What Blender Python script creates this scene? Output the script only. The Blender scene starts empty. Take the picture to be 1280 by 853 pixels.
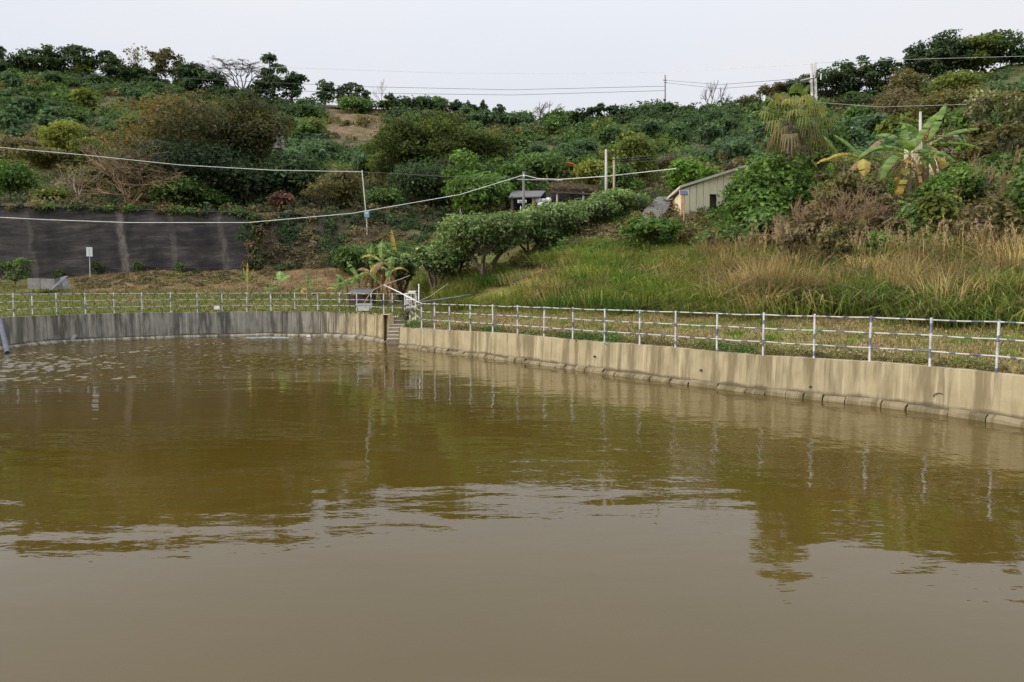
import bpy, math, random
import numpy as np
from mathutils import Vector, noise as mnoise
R = math.radians
rng = np.random.default_rng(7)
random.seed(7)
sc = bpy.context.scene
COL = sc.collection

# ------------------------------------------------------------------ camera
FPX = 889.0                       # focal length in pixels of a 1280 px wide picture
CAMZ = 2.9
PITCH = math.atan(66.5 / FPX)
cam_d = bpy.data.cameras.new('camera')
cam_d.sensor_width = 36.0
cam_d.lens = 36.0 * FPX / 1280.0
cam_d.clip_start = 0.1
cam_d.clip_end = 4000
cam = bpy.data.objects.new('camera', cam_d)
COL.objects.link(cam)
cam.location = (0, 0, CAMZ)
cam.rotation_euler = (R(90) - PITCH, 0, 0)
sc.camera = cam

# ------------------------------------------------------------------ world, sun, exposure
SUN_FROM = Vector((-0.90, -0.30, 0.42)).normalized()
w = bpy.data.worlds.new('World')
sc.world = w
w.use_nodes = True
nt = w.node_tree
nt.nodes.clear()
o_ = nt.nodes.new('ShaderNodeOutputWorld')
bg = nt.nodes.new('ShaderNodeBackground')
sky = nt.nodes.new('ShaderNodeTexSky')
sky.sky_type = 'NISHITA'
sky.sun_disc = False
sky.sun_elevation = math.asin(SUN_FROM.z)
sky.sun_rotation = math.atan2(SUN_FROM.x, SUN_FROM.y) % (2 * math.pi)
sky.air_density = 1.0
sky.dust_density = 2.0
tc = nt.nodes.new('ShaderNodeTexCoord')
mp = nt.nodes.new('ShaderNodeMapping')
mp.inputs['Scale'].default_value = (1.0, 1.0, 4.0)
nz = nt.nodes.new('ShaderNodeTexNoise')
nz.inputs['Scale'].default_value = 1.3
nz.inputs['Detail'].default_value = 4
nz.inputs['Roughness'].default_value = 0.45
cr = nt.nodes.new('ShaderNodeValToRGB')
cr.color_ramp.elements[0].position = 0.3
cr.color_ramp.elements[0].color = (8.3, 8.75, 9.7, 1)
cr.color_ramp.elements[1].position = 0.7
cr.color_ramp.elements[1].color = (9.3, 9.25, 9.5, 1)
mx = nt.nodes.new('ShaderNodeMixRGB')
mx.inputs[0].default_value = 0.9
L = nt.links.new
L(tc.outputs['Generated'], mp.inputs[0])
L(mp.outputs[0], nz.inputs['Vector'])
L(nz.outputs['Fac'], cr.inputs[0])
L(sky.outputs[0], mx.inputs[1])
L(cr.outputs[0], mx.inputs[2])
sp = nt.nodes.new('ShaderNodeSeparateXYZ')
mr = nt.nodes.new('ShaderNodeFloatCurve')          # overcast sky: brighter towards the zenith
cv = mr.mapping.curves[0]
mr.mapping.use_clip = False
for k_, (x_, y_) in enumerate(((0.0, .93), (.38, 1.07))):
    cv.points[k_].location = (x_, y_)
for x_, y_ in ((.60, 1.8), (1.0, 2.8)):
    cv.points.new(x_, y_)
mr.mapping.update()
vm = nt.nodes.new('ShaderNodeVectorMath'); vm.operation = 'SCALE'
L(tc.outputs['Generated'], sp.inputs[0])
L(sp.outputs[2], mr.inputs['Value'])
L(mx.outputs[0], vm.inputs[0])
L(mr.outputs[0], vm.inputs['Scale'])
L(vm.outputs[0], bg.inputs[0])
bg.inputs[1].default_value = 0.099
L(bg.outputs[0], o_.inputs[0])
sun_d = bpy.data.lights.new('sun', 'SUN')
sun_d.energy = 2.9
sun_d.angle = R(5)
sun_d.color = (1.0, 0.86, 0.68)
sun = bpy.data.objects.new('sun', sun_d)
COL.objects.link(sun)
sun.rotation_euler = SUN_FROM.to_track_quat('Z', 'Y').to_euler()
sc.view_settings.view_transform = 'Standard'
sc.view_settings.look = 'None'
sc.view_settings.exposure = 0.0
sc.view_settings.gamma = 1.0
sc.view_settings.use_curve_mapping = False
sc.cycles.max_bounces = 6
sc.cycles.transparent_max_bounces = 8

# ------------------------------------------------------------------ placing helpers
CP, SP = math.cos(PITCH), math.sin(PITCH)
def px(u, v, d):
    """world point seen at photo pixel (u,v), d metres in front of the camera"""
    cx, cy = (u - 640) / FPX, -(v - 426.5) / FPX
    dx, dy, dz = cx, CP + cy * SP, -SP + cy * CP
    k = d / dy
    return Vector((dx * k, d, CAMZ + dz * k))
def ground_px(u, v, z):
    """world point seen at pixel (u,v) on the level plane z"""
    cx, cy = (u - 640) / FPX, -(v - 426.5) / FPX
    dx, dy, dz = cx, CP + cy * SP, -SP + cy * CP
    k = (z - CAMZ) / dz
    return Vector((dx * k, dy * k, z))

# pond outline (water side of the walls)
LEFT_PX = [(0, 437), (40, 432), (80, 428), (160, 425), (230, 422.5), (300, 421), (370, 420), (420, 420.5), (450, 422.5), (470, 425.5), (485, 428.5)]
left_pts = [ground_px(u, v, 0).to_2d() for u, v in LEFT_PX]
RIGHT_PX = [(499, 434), (540, 439), (580, 444), (660, 454), (750, 467), (820, 475.5), (960, 494), (1060, 503.5), (1160, 515), (1280, 533)]
right_pts = [ground_px(u, v, 0).to_2d() for u, v in RIGHT_PX]
V2 = lambda x, y: Vector((x, y))
side_left = [V2(-18.0, 1.2), V2(-24.5, 7), V2(-27.5, 16), V2(-27.5, 25), V2(-26.4, 30)]
side_right = [V2(11.6, 12.6), V2(12.4, 8.5), V2(12.2, 4.0), V2(10.5, 1.2)]
LW = side_left + left_pts
RW = right_pts + side_right
NEARW = [side_right[-1], V2(0, 1.15), side_left[0]]
ZL, ZR = 1.48, 1.06

def resample(pts, step):
    out = []
    for a, b in zip(pts[:-1], pts[1:]):
        n = max(1, int(round((b - a).length / step)))
        for i in range(n):
            out.append(a.lerp(b, i / n))
    out.append(pts[-1].copy())
    return out
def smooth(pts, it=2):
    for _ in range(it):
        q = [pts[0]]
        for i in range(1, len(pts) - 1):
            q.append(pts[i - 1] * .25 + pts[i] * .5 + pts[i + 1] * .25)
        q.append(pts[-1]); pts = q
    return pts
def offset(pts, off):
    """shift a polyline to its left-hand side"""
    out = []
    for i, p in enumerate(pts):
        a = pts[max(0, i - 1)]; b = pts[min(len(pts) - 1, i + 1)]
        t = (b - a).normalized()
        out.append(p + Vector((-t.y, t.x)) * off)
    return out
LWs = smooth(resample(LW, 0.7), 3)
RWs = smooth(resample(RW, 0.7), 3)
def at_u(pts, u):
    a = (u - 640) / FPX
    for p, q in zip(pts[:-1], pts[1:]):
        f0, f1 = p.x - a * p.y, q.x - a * q.y
        if f0 * f1 <= 0 and p.y > 0 and abs(f0 - f1) > 1e-9:
            return p.lerp(q, f0 / (f0 - f1))
    return None
# walls run with the land on their left-hand side (left wall) / left-hand side (right wall)
LOFF, ROFF = 0.17, 0.17
ring_poly = offset(LWs, LOFF) + [V2(-6.62, 37.5), V2(-6.55, 39.2), V2(-5.55, 39.2), V2(-5.42, 35.4)] + offset(RWs, ROFF) + offset(resample(NEARW, 1.0), ROFF)

# ------------------------------------------------------------------ terrain heights
KU = [-420, 0, 100, 160, 260, 320, 400, 480, 560, 640, 720, 800, 900, 1000, 1120, 1200, 1280, 1700]
F1 = [(48, 376), (48, 372), (49, 369), (49, 368), (50, 368), (50, 368), (50, 370), (49, 374), (42, 384), (36, 386), (33, 389), (31, 392), (29, 394), (27, 397), (25, 400), (24, 402), (23, 404), (22, 410)]
F2 = [(57, 350), (57, 347), (57, 345), (57, 343), (57, 340), (57, 338), (57, 336), (57, 334), (48, 350), (44.5, 343), (43, 315), (42, 312), (39, 325), (36, 330), (33, 330), (31, 332), (30, 335), (28, 340)]
F3 = [(59.6, 262), (59.6, 262), (59.6, 264), (59.6, 266), (59.6, 269), (60, 272), (61, 275), (62, 276), (60, 290), (56, 285), (54, 272), (51, 268), (48, 262), (44, 262), (42, 255), (41, 245), (41, 240), (40, 230)]
F4 = [(76, 240), (74, 238), (72, 245), (72, 250), (72, 252), (72, 255), (76, 245), (74, 245), (72, 255), (66, 255), (64, 250), (60, 250), (57, 245), (54, 232), (52, 215), (53, 200), (55, 185), (55, 170)]
F5 = [(104, 160), (104, 155), (104, 160), (104, 168), (104, 178), (104, 185), (104, 187), (104, 190), (104, 195), (104, 198), (104, 197), (104, 190), (104, 185), (104, 175), (104, 160), (104, 140), (104, 125), (104, 110)]
F6 = [(140, 90), (140, 98), (140, 101), (140, 106), (138, 120), (136, 135), (134, 137), (132, 141), (132, 148), (132, 161), (130, 161), (128, 143), (128, 139), (128, 137), (126, 118), (126, 98), (124, 84), (120, 60)]
KA = np.array([(u - 640) / FPX for u in KU])
shore_d, shore_z = [], []
for u in KU:
    a = (u - 640) / FPX
    p = at_u(LWs, u) if u <= 486 else at_u(RWs, u)
    shore_d.append(p.y if p is not None else (24 if u < 0 else 9))
    shore_z.append(ZL - .05 if u <= 500 else ZR - .05)
FD = [np.array(shore_d) + 1.0]
FZ = [np.array(shore_z)]
for F in (F1, F2, F3, F4, F5, F6):
    FD.append(np.array([f[0] for f in F], float))
    FZ.append(np.array([CAMZ - (f[1] - 360) / FPX * f[0] for f in F]))
FD.append(FD[-1] + 30); FZ.append(FZ[-1] - 3)
FD.append(FD[-1] + 500); FZ.append(FZ[-1] - 30)
# finer azimuth for the shore knot so that the ground drops only just right of the stairs
def hz(x, y, rough=True):
    x = np.atleast_1d(np.asarray(x, float)); y = np.atleast_1d(np.asarray(y, float))
    az = np.arctan2(x, y)
    azc = np.clip(az, -0.87, 0.86)
    a = np.tan(azc)
    d = np.hypot(x, y) * np.cos(azc)
    ks_d = [np.interp(a, KA, f) for f in FD]
    ks_z = [np.interp(a, KA, f) for f in FZ]
    us = a * FPX + 640
    ks_z[0] = np.interp(us, [480, 497, 512, 700], [ZL - .05, ZL - .1, ZR - .03, ZR - .05])
    z = ks_z[0].copy()
    for i in range(len(ks_d) - 1):
        t = (d - ks_d[i]) / np.maximum(ks_d[i + 1] - ks_d[i], 1e-3)
        m = d > ks_d[i]
        tt = np.clip(t, 0, 1)
        z = np.where(m, ks_z[i] + (ks_z[i + 1] - ks_z[i]) * tt, z)
    fade = 1 - np.clip((np.abs(az) - R(62)) / R(30), 0, 1)
    fade = fade * fade * (3 - 2 * fade)
    z = 1.3 * (1 - fade) + z * fade
    if rough:
        amp = np.clip((d - 46) / 40, 0, 1) * 0.9 + 0.10
        n = np.array([mnoise.noise(Vector((xx * .09, yy * .09, 3))) + .5 * mnoise.noise(Vector((xx * .3, yy * .3, 7))) for xx, yy in zip(x.ravel(), y.ravel())]).reshape(x.shape)
        nearw = np.clip((d - ks_d[0]) / 2.0, 0.0, 1)
        z = z + n * amp * nearw * fade
    return z
def h1(x, y):
    return float(hz(x, y)[0])
def base_at(u, d, v=200):
    p = px(u, v, d)
    return Vector((p.x, p.y, h1(p.x, p.y)))

# ------------------------------------------------------------------ materials
def new_mat(name):
    m = bpy.data.materials.new(name); m.use_nodes = True
    n = m.node_tree.nodes; n.clear()
    return m, n, m.node_tree.links.new
def ramp(n, stops):
    r = n.new('ShaderNodeValToRGB'); e = r.color_ramp.elements
    while len(e) < len(stops): e.new(0.5)
    for k, (p, c) in enumerate(stops):
        e[k].position = p; e[k].color = (*c, 1) if len(c) == 3 else c
    return r
def noise_n(n, l, vec, scale, detail=4, rough=.55, sc3=None):
    if sc3 is not None:
        mpn = n.new('ShaderNodeMapping'); mpn.inputs['Scale'].default_value = sc3
        l(vec, mpn.inputs[0]); vec = mpn.outputs[0]
    t = n.new('ShaderNodeTexNoise'); t.inputs['Scale'].default_value = scale
    t.inputs['Detail'].default_value = detail; t.inputs['Roughness'].default_value = rough
    l(vec, t.inputs['Vector'])
    return t.outputs['Fac']
def mixc(n, l, mode, fac, a, b):
    m = n.new('ShaderNodeMixRGB'); m.blend_type = mode
    for i, s in ((0, fac), (1, a), (2, b)):
        if isinstance(s, (int, float)): m.inputs[i].default_value = s
        elif isinstance(s, tuple): m.inputs[i].default_value = (*s, 1)
        else: l(s, m.inputs[i])
    return m.outputs[0]
def simple_mat(name, c1, c2, scale=6, rough=.7, metal=0, bump=.3, sc3=None, coord='Object', bdist=.01):
    m, n, l = new_mat(name)
    out = n.new('ShaderNodeOutputMaterial'); b = n.new('ShaderNodeBsdfPrincipled')
    tcn = n.new('ShaderNodeTexCoord')
    f = noise_n(n, l, tcn.outputs[coord], scale, 6, .6, sc3)
    r = ramp(n, [(.3, c1), (.7, c2)]); l(f, r.inputs[0])
    l(r.outputs[0], b.inputs['Base Color'])
    b.inputs['Roughness'].default_value = rough; b.inputs['Metallic'].default_value = metal
    bp = n.new('ShaderNodeBump'); bp.inputs['Strength'].default_value = bump; bp.inputs['Distance'].default_value = bdist
    l(f, bp.inputs['Height']); l(bp.outputs[0], b.inputs['Normal'])
    l(b.outputs[0], out.inputs[0])
    return m
def leaf_mat(name, trans=.3, rough=.6, spec=.25):
    m, n, l = new_mat(name)
    out = n.new('ShaderNodeOutputMaterial'); b = n.new('ShaderNodeBsdfPrincipled')
    at = n.new('ShaderNodeAttribute'); at.attribute_name = 'col'
    l(at.outputs['Color'], b.inputs['Base Color'])
    b.inputs['Roughness'].default_value = rough
    b.inputs['Specular IOR Level'].default_value = spec
    tr = n.new('ShaderNodeBsdfTranslucent')
    g = mixc(n, l, 'MULTIPLY', 1.0, at.outputs['Color'], (1.25, 1.3, .6))
    l(g, tr.inputs[0])
    ms = n.new('ShaderNodeMixShader'); ms.inputs[0].default_value = trans
    l(b.outputs[0], ms.inputs[1]); l(tr.outputs[0], ms.inputs[2]); l(ms.outputs[0], out.inputs[0])
    return m
M = {}
M['leaf'] = leaf_mat('leaf', .38, .6, .2)
M['grass'] = leaf_mat('grass_blade', .3, .7, .15)
M['bark'] = simple_mat('bark', (.045, .035, .027), (.13, .105, .08), 9, .9, sc3=(1, 1, .3), bdist=.02)
M['pale_bark'] = simple_mat('pale_bark', (.16, .12, .09), (.30, .24, .19), 7, .9, sc3=(1, 1, .3))
M['pink_bark'] = simple_mat('pink_bark', (.17, .115, .062), (.30, .215, .125), 5, .9)
M['pole'] = simple_mat('pole_concrete', (.33, .32, .29), (.50, .48, .44), 3, .8, sc3=(1, 1, .2))
M['dark_pole'] = simple_mat('dark_pole', (.09, .085, .09), (.2, .19, .19), 4, .8, sc3=(1, 1, .2))
M['dark_wall_edge'] = simple_mat('dark_wall_edge', (.03, .03, .032), (.085, .08, .078), 2, .9)
M['wood_pole'] = simple_mat('wood_pole', (.24, .19, .13), (.42, .34, .24), 5, .8, sc3=(1, 1, .2))
M['dark_metal'] = simple_mat('dark_metal', (.02, .02, .022), (.06, .06, .065), 4, .5)
M['cable_white'] = simple_mat('white_cable', (.5, .5, .5), (.75, .74, .72), 2, .5)
M['cable_dark'] = simple_mat('dark_cable', (.05, .05, .055), (.09, .09, .09), 2, .5)
M['white_paint'] = simple_mat('white_paint', (.55, .55, .54), (.78, .78, .77), 7, .5)
M['stair'] = simple_mat('stair_concrete', (.17, .14, .10), (.30, .25, .18), 3, .9)
M['nosing'] = simple_mat('stair_nosing', (.36, .33, .27), (.5, .46, .38), 5, .9)
M['sign'] = simple_mat('sign_plate', (.42, .46, .47), (.58, .62, .63), 5, .5)
M['sign_ink'] = simple_mat('sign_ink', (.14, .17, .2), (.26, .29, .32), 8, .6)
M['blue_paint'] = simple_mat('blue_paint', (.10, .25, .38), (.18, .36, .48), 5, .6)
M['pipe_grey'] = simple_mat('grey_pipe', (.05, .06, .085), (.10, .115, .15), 3, .6)
M['raft'] = simple_mat('raft_pipe', (.20, .26, .28), (.33, .38, .39), 3, .6)
M['grey_panel'] = simple_mat('grey_panel', (.17, .19, .26), (.30, .32, .38), 3, .5)
M['grey_conc'] = simple_mat('grey_concrete', (.15, .15, .145), (.27, .27, .25), 2.5, .9)
M['roof_grey'] = simple_mat('roof_sheet', (.06, .06, .065), (.11, .11, .115), 1.5, .7)
M['plastic_w'] = simple_mat('white_plastic', (.5, .52, .53), (.72, .73, .73), 2, .45)
M['brown_wood'] = simple_mat('brown_wood', (.05, .034, .025), (.11, .075, .055), 5, .8)
M['shed_wall'] = simple_mat('shed_wall', (.68, .63, .44), (.80, .75, .55), 1.2, .6)
M['shed_roof'] = simple_mat('shed_roof', (.42, .40, .30), (.58, .55, .44), 2, .6)
M['shed_orange'] = simple_mat('orange_post_and_lit_gable', (.42, .25, .12), (.54, .36, .20), 3, .7)  # orange of the shelter post, also warm light painted on the shed gable
M['solar'] = simple_mat('solar_glass', (.02, .03, .09), (.04, .06, .14), 3, .2)
M['cream'] = simple_mat('cream_render', (.50, .46, .33), (.66, .61, .46), 2, .8)
M['thatch'] = simple_mat('thatch', (.06, .045, .035), (.20, .15, .115), 14, .95, bdist=.05)
M['path'] = simple_mat('path_concrete', (.08, .078, .072), (.14, .135, .125), 2, .9)
M['orange'] = simple_mat('orange_sheet', (.5, .14, .03), (.62, .22, .05), 3, .7)
M['rock'] = simple_mat('rock', (.2, .18, .15), (.4, .37, .32), 3, .9)
M['banana_stem'] = simple_mat('banana_stem', (.16, .13, .07), (.34, .27, .16), 5, .8, sc3=(1, 1, .3))

def tube_paint_mat():
    """white pipe with hand painted blue bands, by the length attribute"""
    m, n, l = new_mat('white_blue_pipe')
    out = n.new('ShaderNodeOutputMaterial'); b = n.new('ShaderNodeBsdfPrincipled')
    at = n.new('ShaderNodeAttribute'); at.attribute_name = 'len'
    md = n.new('ShaderNodeMath'); md.operation = 'FRACT'
    tc0 = n.new('ShaderNodeTexCoord')
    f0 = noise_n(n, l, tc0.outputs['Object'], .9, 3)
    ma = n.new('ShaderNodeMath'); ma.operation = 'MULTIPLY_ADD'; l(f0, ma.inputs[0]); ma.inputs[1].default_value = 2.2; l(at.outputs['Fac'], ma.inputs[2])
    l(ma.outputs[0], md.inputs[0])
    cmp_ = n.new('ShaderNodeMath'); cmp_.operation = 'GREATER_THAN'; cmp_.inputs[1].default_value = .70
    l(md.outputs[0], cmp_.inputs[0])
    tcn = n.new('ShaderNodeTexCoord')
    f = noise_n(n, l, tcn.outputs['Object'], 5, 5)
    white = ramp(n, [(.3, (.28, .28, .28)), (.55, (.47, .47, .48))]); l(f, white.inputs[0])
    blue = ramp(n, [(.35, (.06, .06, .13)), (.65, (.14, .14, .24))]); l(f, blue.inputs[0])
    c = mixc(n, l, 'MIX', cmp_.outputs[0], white.outputs[0], blue.outputs[0])
    rst = ramp(n, [(.62, (0, 0, 0)), (.72, (1, 1, 1))])
    f2 = noise_n(n, l, tcn.outputs['Object'], 11, 5, .7); l(f2, rst.inputs[0])
    c = mixc(n, l, 'MIX', rst.outputs[0], c, (.20, .13, .09))
    l(c, b.inputs['Base Color']); b.inputs['Roughness'].default_value = .5
    l(b.outputs[0], out.inputs[0])
    return m
M['pipe'] = tube_paint_mat()

def streak_wall_mat(name, base_a, base_b, dark, light, darkpos=.5, algae=.6):
    """board-marked concrete with vertical run-off streaks, laid out on UV = metres along and up"""
    m, n, l = new_mat(name)
    out = n.new('ShaderNodeOutputMaterial'); b = n.new('ShaderNodeBsdfPrincipled')
    uv = n.new('ShaderNodeUVMap'); uv.uv_map = 'uv'
    at = n.new('ShaderNodeAttribute'); at.attribute_name = 'col'
    s1 = noise_n(n, l, uv.outputs[0], 1.0, 4, .62, (1.9, .22, 1))
    s2 = noise_n(n, l, uv.outputs[0], 1.0, 4, .65, (9.0, .35, 1))
    s3 = noise_n(n, l, uv.outputs[0], 1.0, 6, .6, (1.2, 1.4, 1))
    s4 = noise_n(n, l, uv.outputs[0], 1.0, 3, .5, (.5, .05, 1))
    base = ramp(n, [(.3, base_a), (.7, base_b)]); l(s3, base.inputs[0])
    c = mixc(n, l, 'MULTIPLY', 1.0, base.outputs[0], at.outputs['Color'])
    rd = ramp(n, [(darkpos - .03, (0, 0, 0)), (darkpos + .08, (1, 1, 1))]); l(s1, rd.inputs[0])
    fm = n.new('ShaderNodeMath'); fm.operation = 'MULTIPLY'; l(rd.outputs[0], fm.inputs[0]); fm.inputs[1].default_value = algae
    c = mixc(n, l, 'MIX', fm.outputs[0], c, mixc(n, l, 'MULTIPLY', 1.0, dark, at.outputs['Color']))
    rl = ramp(n, [(.56, (0, 0, 0)), (.66, (1, 1, 1))]); l(s2, rl.inputs[0])
    fl = n.new('ShaderNodeMath'); fl.operation = 'MULTIPLY'; l(rl.outputs[0], fl.inputs[0]); fl.inputs[1].default_value = .55
    c = mixc(n, l, 'MIX', fl.outputs[0], c, mixc(n, l, 'MULTIPLY', 1.0, light, at.outputs['Color']))
    rk = ramp(n, [(.33, (1, 1, 1)), (.44, (0, 0, 0))]); l(s2, rk.inputs[0])
    fk = n.new('ShaderNodeMath'); fk.operation = 'MULTIPLY'; l(rk.outputs[0], fk.inputs[0]); fk.inputs[1].default_value = .6
    c = mixc(n, l, 'MIX', fk.outputs[0], c, mixc(n, l, 'MULTIPLY', 1.0, dark, at.outputs['Color']))
    # green-brown water mark near the foot
    sep = n.new('ShaderNodeSeparateXYZ'); l(uv.outputs[0], sep.inputs[0])
    ad = n.new('ShaderNodeMath'); ad.operation = 'MULTIPLY_ADD'; l(s3, ad.inputs[0]); ad.inputs[1].default_value = -.32; l(sep.outputs[1], ad.inputs[2])
    rw = ramp(n, [(.0, (.85, .85, .85)), (.09, (0, 0, 0))]); l(ad.outputs[0], rw.inputs[0])
    c = mixc(n, l, 'MIX', rw.outputs[0], c, (.085, .07, .05))
    l(c, b.inputs['Base Color']); b.inputs['Roughness'].default_value = .9
    b.inputs['Specular IOR Level'].default_value = .2
    bp = n.new('ShaderNodeBump'); bp.inputs['Strength'].default_value = .5; bp.inputs['Distance'].default_value = .02
    l(s2, bp.inputs['Height']); l(bp.outputs[0], b.inputs['Normal'])
    l(b.outputs[0], out.inputs[0])
    return m
M['wall_r'] = streak_wall_mat('tan_streaked_concrete', (.29, .25, .155), (.40, .355, .235), (.15, .125, .07), (.50, .445, .31), .50, .75)
M['wall_l'] = streak_wall_mat('grey_streaked_concrete', (.21, .20, .165), (.33, .31, .26), (.060, .056, .046), (.52, .50, .42), .48, .75)

WALL_STREAKS = []
def dark_wall_mat():
    m, n, l = new_mat('blackened_wall')
    out = n.new('ShaderNodeOutputMaterial'); b = n.new('ShaderNodeBsdfPrincipled')
    uv = n.new('ShaderNodeUVMap'); uv.uv_map = 'uv'
    a1 = noise_n(n, l, uv.outputs[0], 1.0, 8, .7, (.35, 2.2, 1))
    a2 = noise_n(n, l, uv.outputs[0], 1.0, 8, .62, (.5, .45, 1))
    a3 = noise_n(n, l, uv.outputs[0], 1.0, 5, .6, (.42, .05, 1))
    c = ramp(n, [(.32, (.018, .018, .020)), (.52, (.036, .035, .036)), (.70, (.075, .072, .068))]); l(a1, c.inputs[0])
    r2 = ramp(n, [(.36, (.6, .6, .63)), (.66, (1.55, 1.5, 1.45))]); l(a2, r2.inputs[0])
    cc = mixc(n, l, 'MULTIPLY', 1.0, c.outputs[0], r2.outputs[0])
    sep = n.new('ShaderNodeSeparateXYZ'); l(uv.outputs[0], sep.inputs[0])
    wob = noise_n(n, l, uv.outputs[0], 1.0, 5, .6, (.6, .9, 1))
    def mth(op, a, b_):
        q = n.new('ShaderNodeMath'); q.operation = op
        for i, s in ((0, a), (1, b_)):
            if isinstance(s, (int, float)): q.inputs[i].default_value = s
            else: l(s, q.inputs[i])
        return q.outputs[0]
    xx = mth('ADD', mth('ADD', sep.outputs[0], mth('MULTIPLY', sep.outputs[1], .16)), mth('MULTIPLY', wob, .9))
    tot = None
    for (cx_, wd_, st_) in WALL_STREAKS:
        dd_ = mth('ABSOLUTE', mth('SUBTRACT', xx, cx_), 0)
        q = n.new('ShaderNodeMapRange'); q.interpolation_type = 'SMOOTHSTEP'
        q.inputs[1].default_value = wd_; q.inputs[2].default_value = wd_ * .25; q.inputs[3].default_value = 0; q.inputs[4].default_value = st_
        l(dd_, q.inputs[0]); tot = q.outputs[0] if tot is None else mth('MAXIMUM', tot, q.outputs[0])
    brk = ramp(n, [(.38, (.1, .1, .1)), (.62, (1, 1, 1))]); l(noise_n(n, l, uv.outputs[0], 1.0, 6, .7, (2.2, .8, 1)), brk.inputs[0])
    tot = mth('MULTIPLY', tot, brk.outputs[0])
    cc = mixc(n, l, 'MIX', tot, cc, (.19, .175, .15))
    l(cc, b.inputs['Base Color']); b.inputs['Roughness'].default_value = .9
    b.inputs['Specular IOR Level'].default_value = .2
    bp = n.new('ShaderNodeBump'); bp.inputs['Strength'].default_value = .8; bp.inputs['Distance'].default_value = .06
    l(a1, bp.inputs['Height']); l(bp.outputs[0], b.inputs['Normal'])
    l(b.outputs[0], out.inputs[0])
    return m

def ground_mat():
    m, n, l = new_mat('ground')
    out = n.new('ShaderNodeOutputMaterial'); b = n.new('ShaderNodeBsdfPrincipled')
    tcn = n.new('ShaderNodeTexCoord'); P = tcn.outputs['Object']
    at = n.new('ShaderNodeAttribute'); at.attribute_name = 'col'
    f1 = noise_n(n, l, P, .9, 8, .65); f2 = noise_n(n, l, P, 6, 6, .7); f3 = noise_n(n, l, P, .25, 5, .6)
    r1 = ramp(n, [(.3, (.55, .55, .55)), (.7, (1.5, 1.45, 1.35))]); l(f1, r1.inputs[0])
    r2 = ramp(n, [(.3, (.5, .5, .5)), (.7, (1.4, 1.4, 1.35))]); l(f2, r2.inputs[0])
    c = mixc(n, l, 'MULTIPLY', 1, at.outputs['Color'], r1.outputs[0])
    c = mixc(n, l, 'MULTIPLY', 1, c, r2.outputs[0])
    r3 = ramp(n, [(.5, (0, 0, 0)), (.62, (.6, .6, .6))]); l(f3, r3.inputs[0])
    c = mixc(n, l, 'MIX', r3.outputs[0], c, mixc(n, l, 'MULTIPLY', 1, c, (.8, 1.15, .6)))
    l(c, b.inputs['Base Color']); b.inputs['Roughness'].default_value = .95
    b.inputs['Specular IOR Level'].default_value = .1
    bp = n.new('ShaderNodeBump'); bp.inputs['Strength'].default_value = .8; bp.inputs['Distance'].default_value = .12
    l(f2, bp.inputs['Height']); l(bp.outputs[0], b.inputs['Normal'])
    l(b.outputs[0], out.inputs[0])
    return m
M['ground'] = ground_mat()

def water_mat():
    m, n, l = new_mat('pond_water')
    out = n.new('ShaderNodeOutputMaterial'); b = n.new('ShaderNodeBsdfPrincipled')
    tcn = n.new('ShaderNodeTexCoord'); P = tcn.outputs['Object']
    f = noise_n(n, l, P, .12, 4, .5)
    r = ramp(n, [(.35, (.062, .041, .006)), (.65, (.078, .053, .010))]); l(f, r.inputs[0])
    l(r.outputs[0], b.inputs['Base Color'])
    b.inputs['Roughness'].default_value = .02
    b.inputs['IOR'].default_value = 1.48
    # broad swell, slanting ripples, fine wind chop only where the wind reaches the far left
    s1 = noise_n(n, l, P, 1.0, 2, .5, (.35, .9, 1))
    s2 = noise_n(n, l, P, 1.0, 3, .55, (1.6, 3.4, 1))
    s3 = noise_n(n, l, P, 1.0, 2, .5, (4.5, 7.0, 1))
    sep = n.new('ShaderNodeSeparateXYZ'); l(P, sep.inputs[0])
    def rng_(sock, a, b_):
        q = n.new('ShaderNodeMapRange'); q.interpolation_type = 'SMOOTHSTEP'
        q.inputs[1].default_value = a; q.inputs[2].default_value = b_
        l(sock, q.inputs[0]); return q.outputs[0]
    def mth(op, a, b_):
        q = n.new('ShaderNodeMath'); q.operation = op
        for i, s in ((0, a), (1, b_)):
            if isinstance(s, (int, float)): q.inputs[i].default_value = s
            else: l(s, q.inputs[i])
        return q.outputs[0]
    far = rng_(sep.outputs[1], 18, 30)
    lft = rng_(sep.outputs[0], 0, -8)
    gust = rng_(noise_n(n, l, P, 1.0, 3, .5, (.13, .22, 1)), .40, .62)
    chop = mth('MULTIPLY', mth('MULTIPLY', far, lft), mth('ADD', mth('MULTIPLY', gust, .8), .2))
    right = mth('MULTIPLY', rng_(sep.outputs[0], -4, 3), rng_(sep.outputs[1], 9.0, 13))
    s4 = noise_n(n, l, P, 1.0, 3, .6, (3.0, 1.25, 1))
    h = mth('ADD', mth('MULTIPLY', s1, .019), mth('MULTIPLY', s4, mth('MULTIPLY', right, .012)))
    h = mth('ADD', h, mth('MULTIPLY', s2, mth('ADD', mth('ADD', mth('MULTIPLY', right, .0030), .0036), mth('MULTIPLY', chop, .006))))
    h = mth('ADD', h, mth('MULTIPLY', s3, mth('ADD', mth('ADD', mth('MULTIPLY', right, .0018), .0006), mth('MULTIPLY', chop, .002))))
    bp = n.new('ShaderNodeBump'); bp.inputs['Strength'].default_value = 1; bp.inputs['Distance'].default_value = 1
    l(h, bp.inputs['Height']); l(bp.outputs[0], b.inputs['Normal'])
    l(b.outputs[0], out.inputs[0])
    return m
M['water'] = water_mat()

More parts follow.
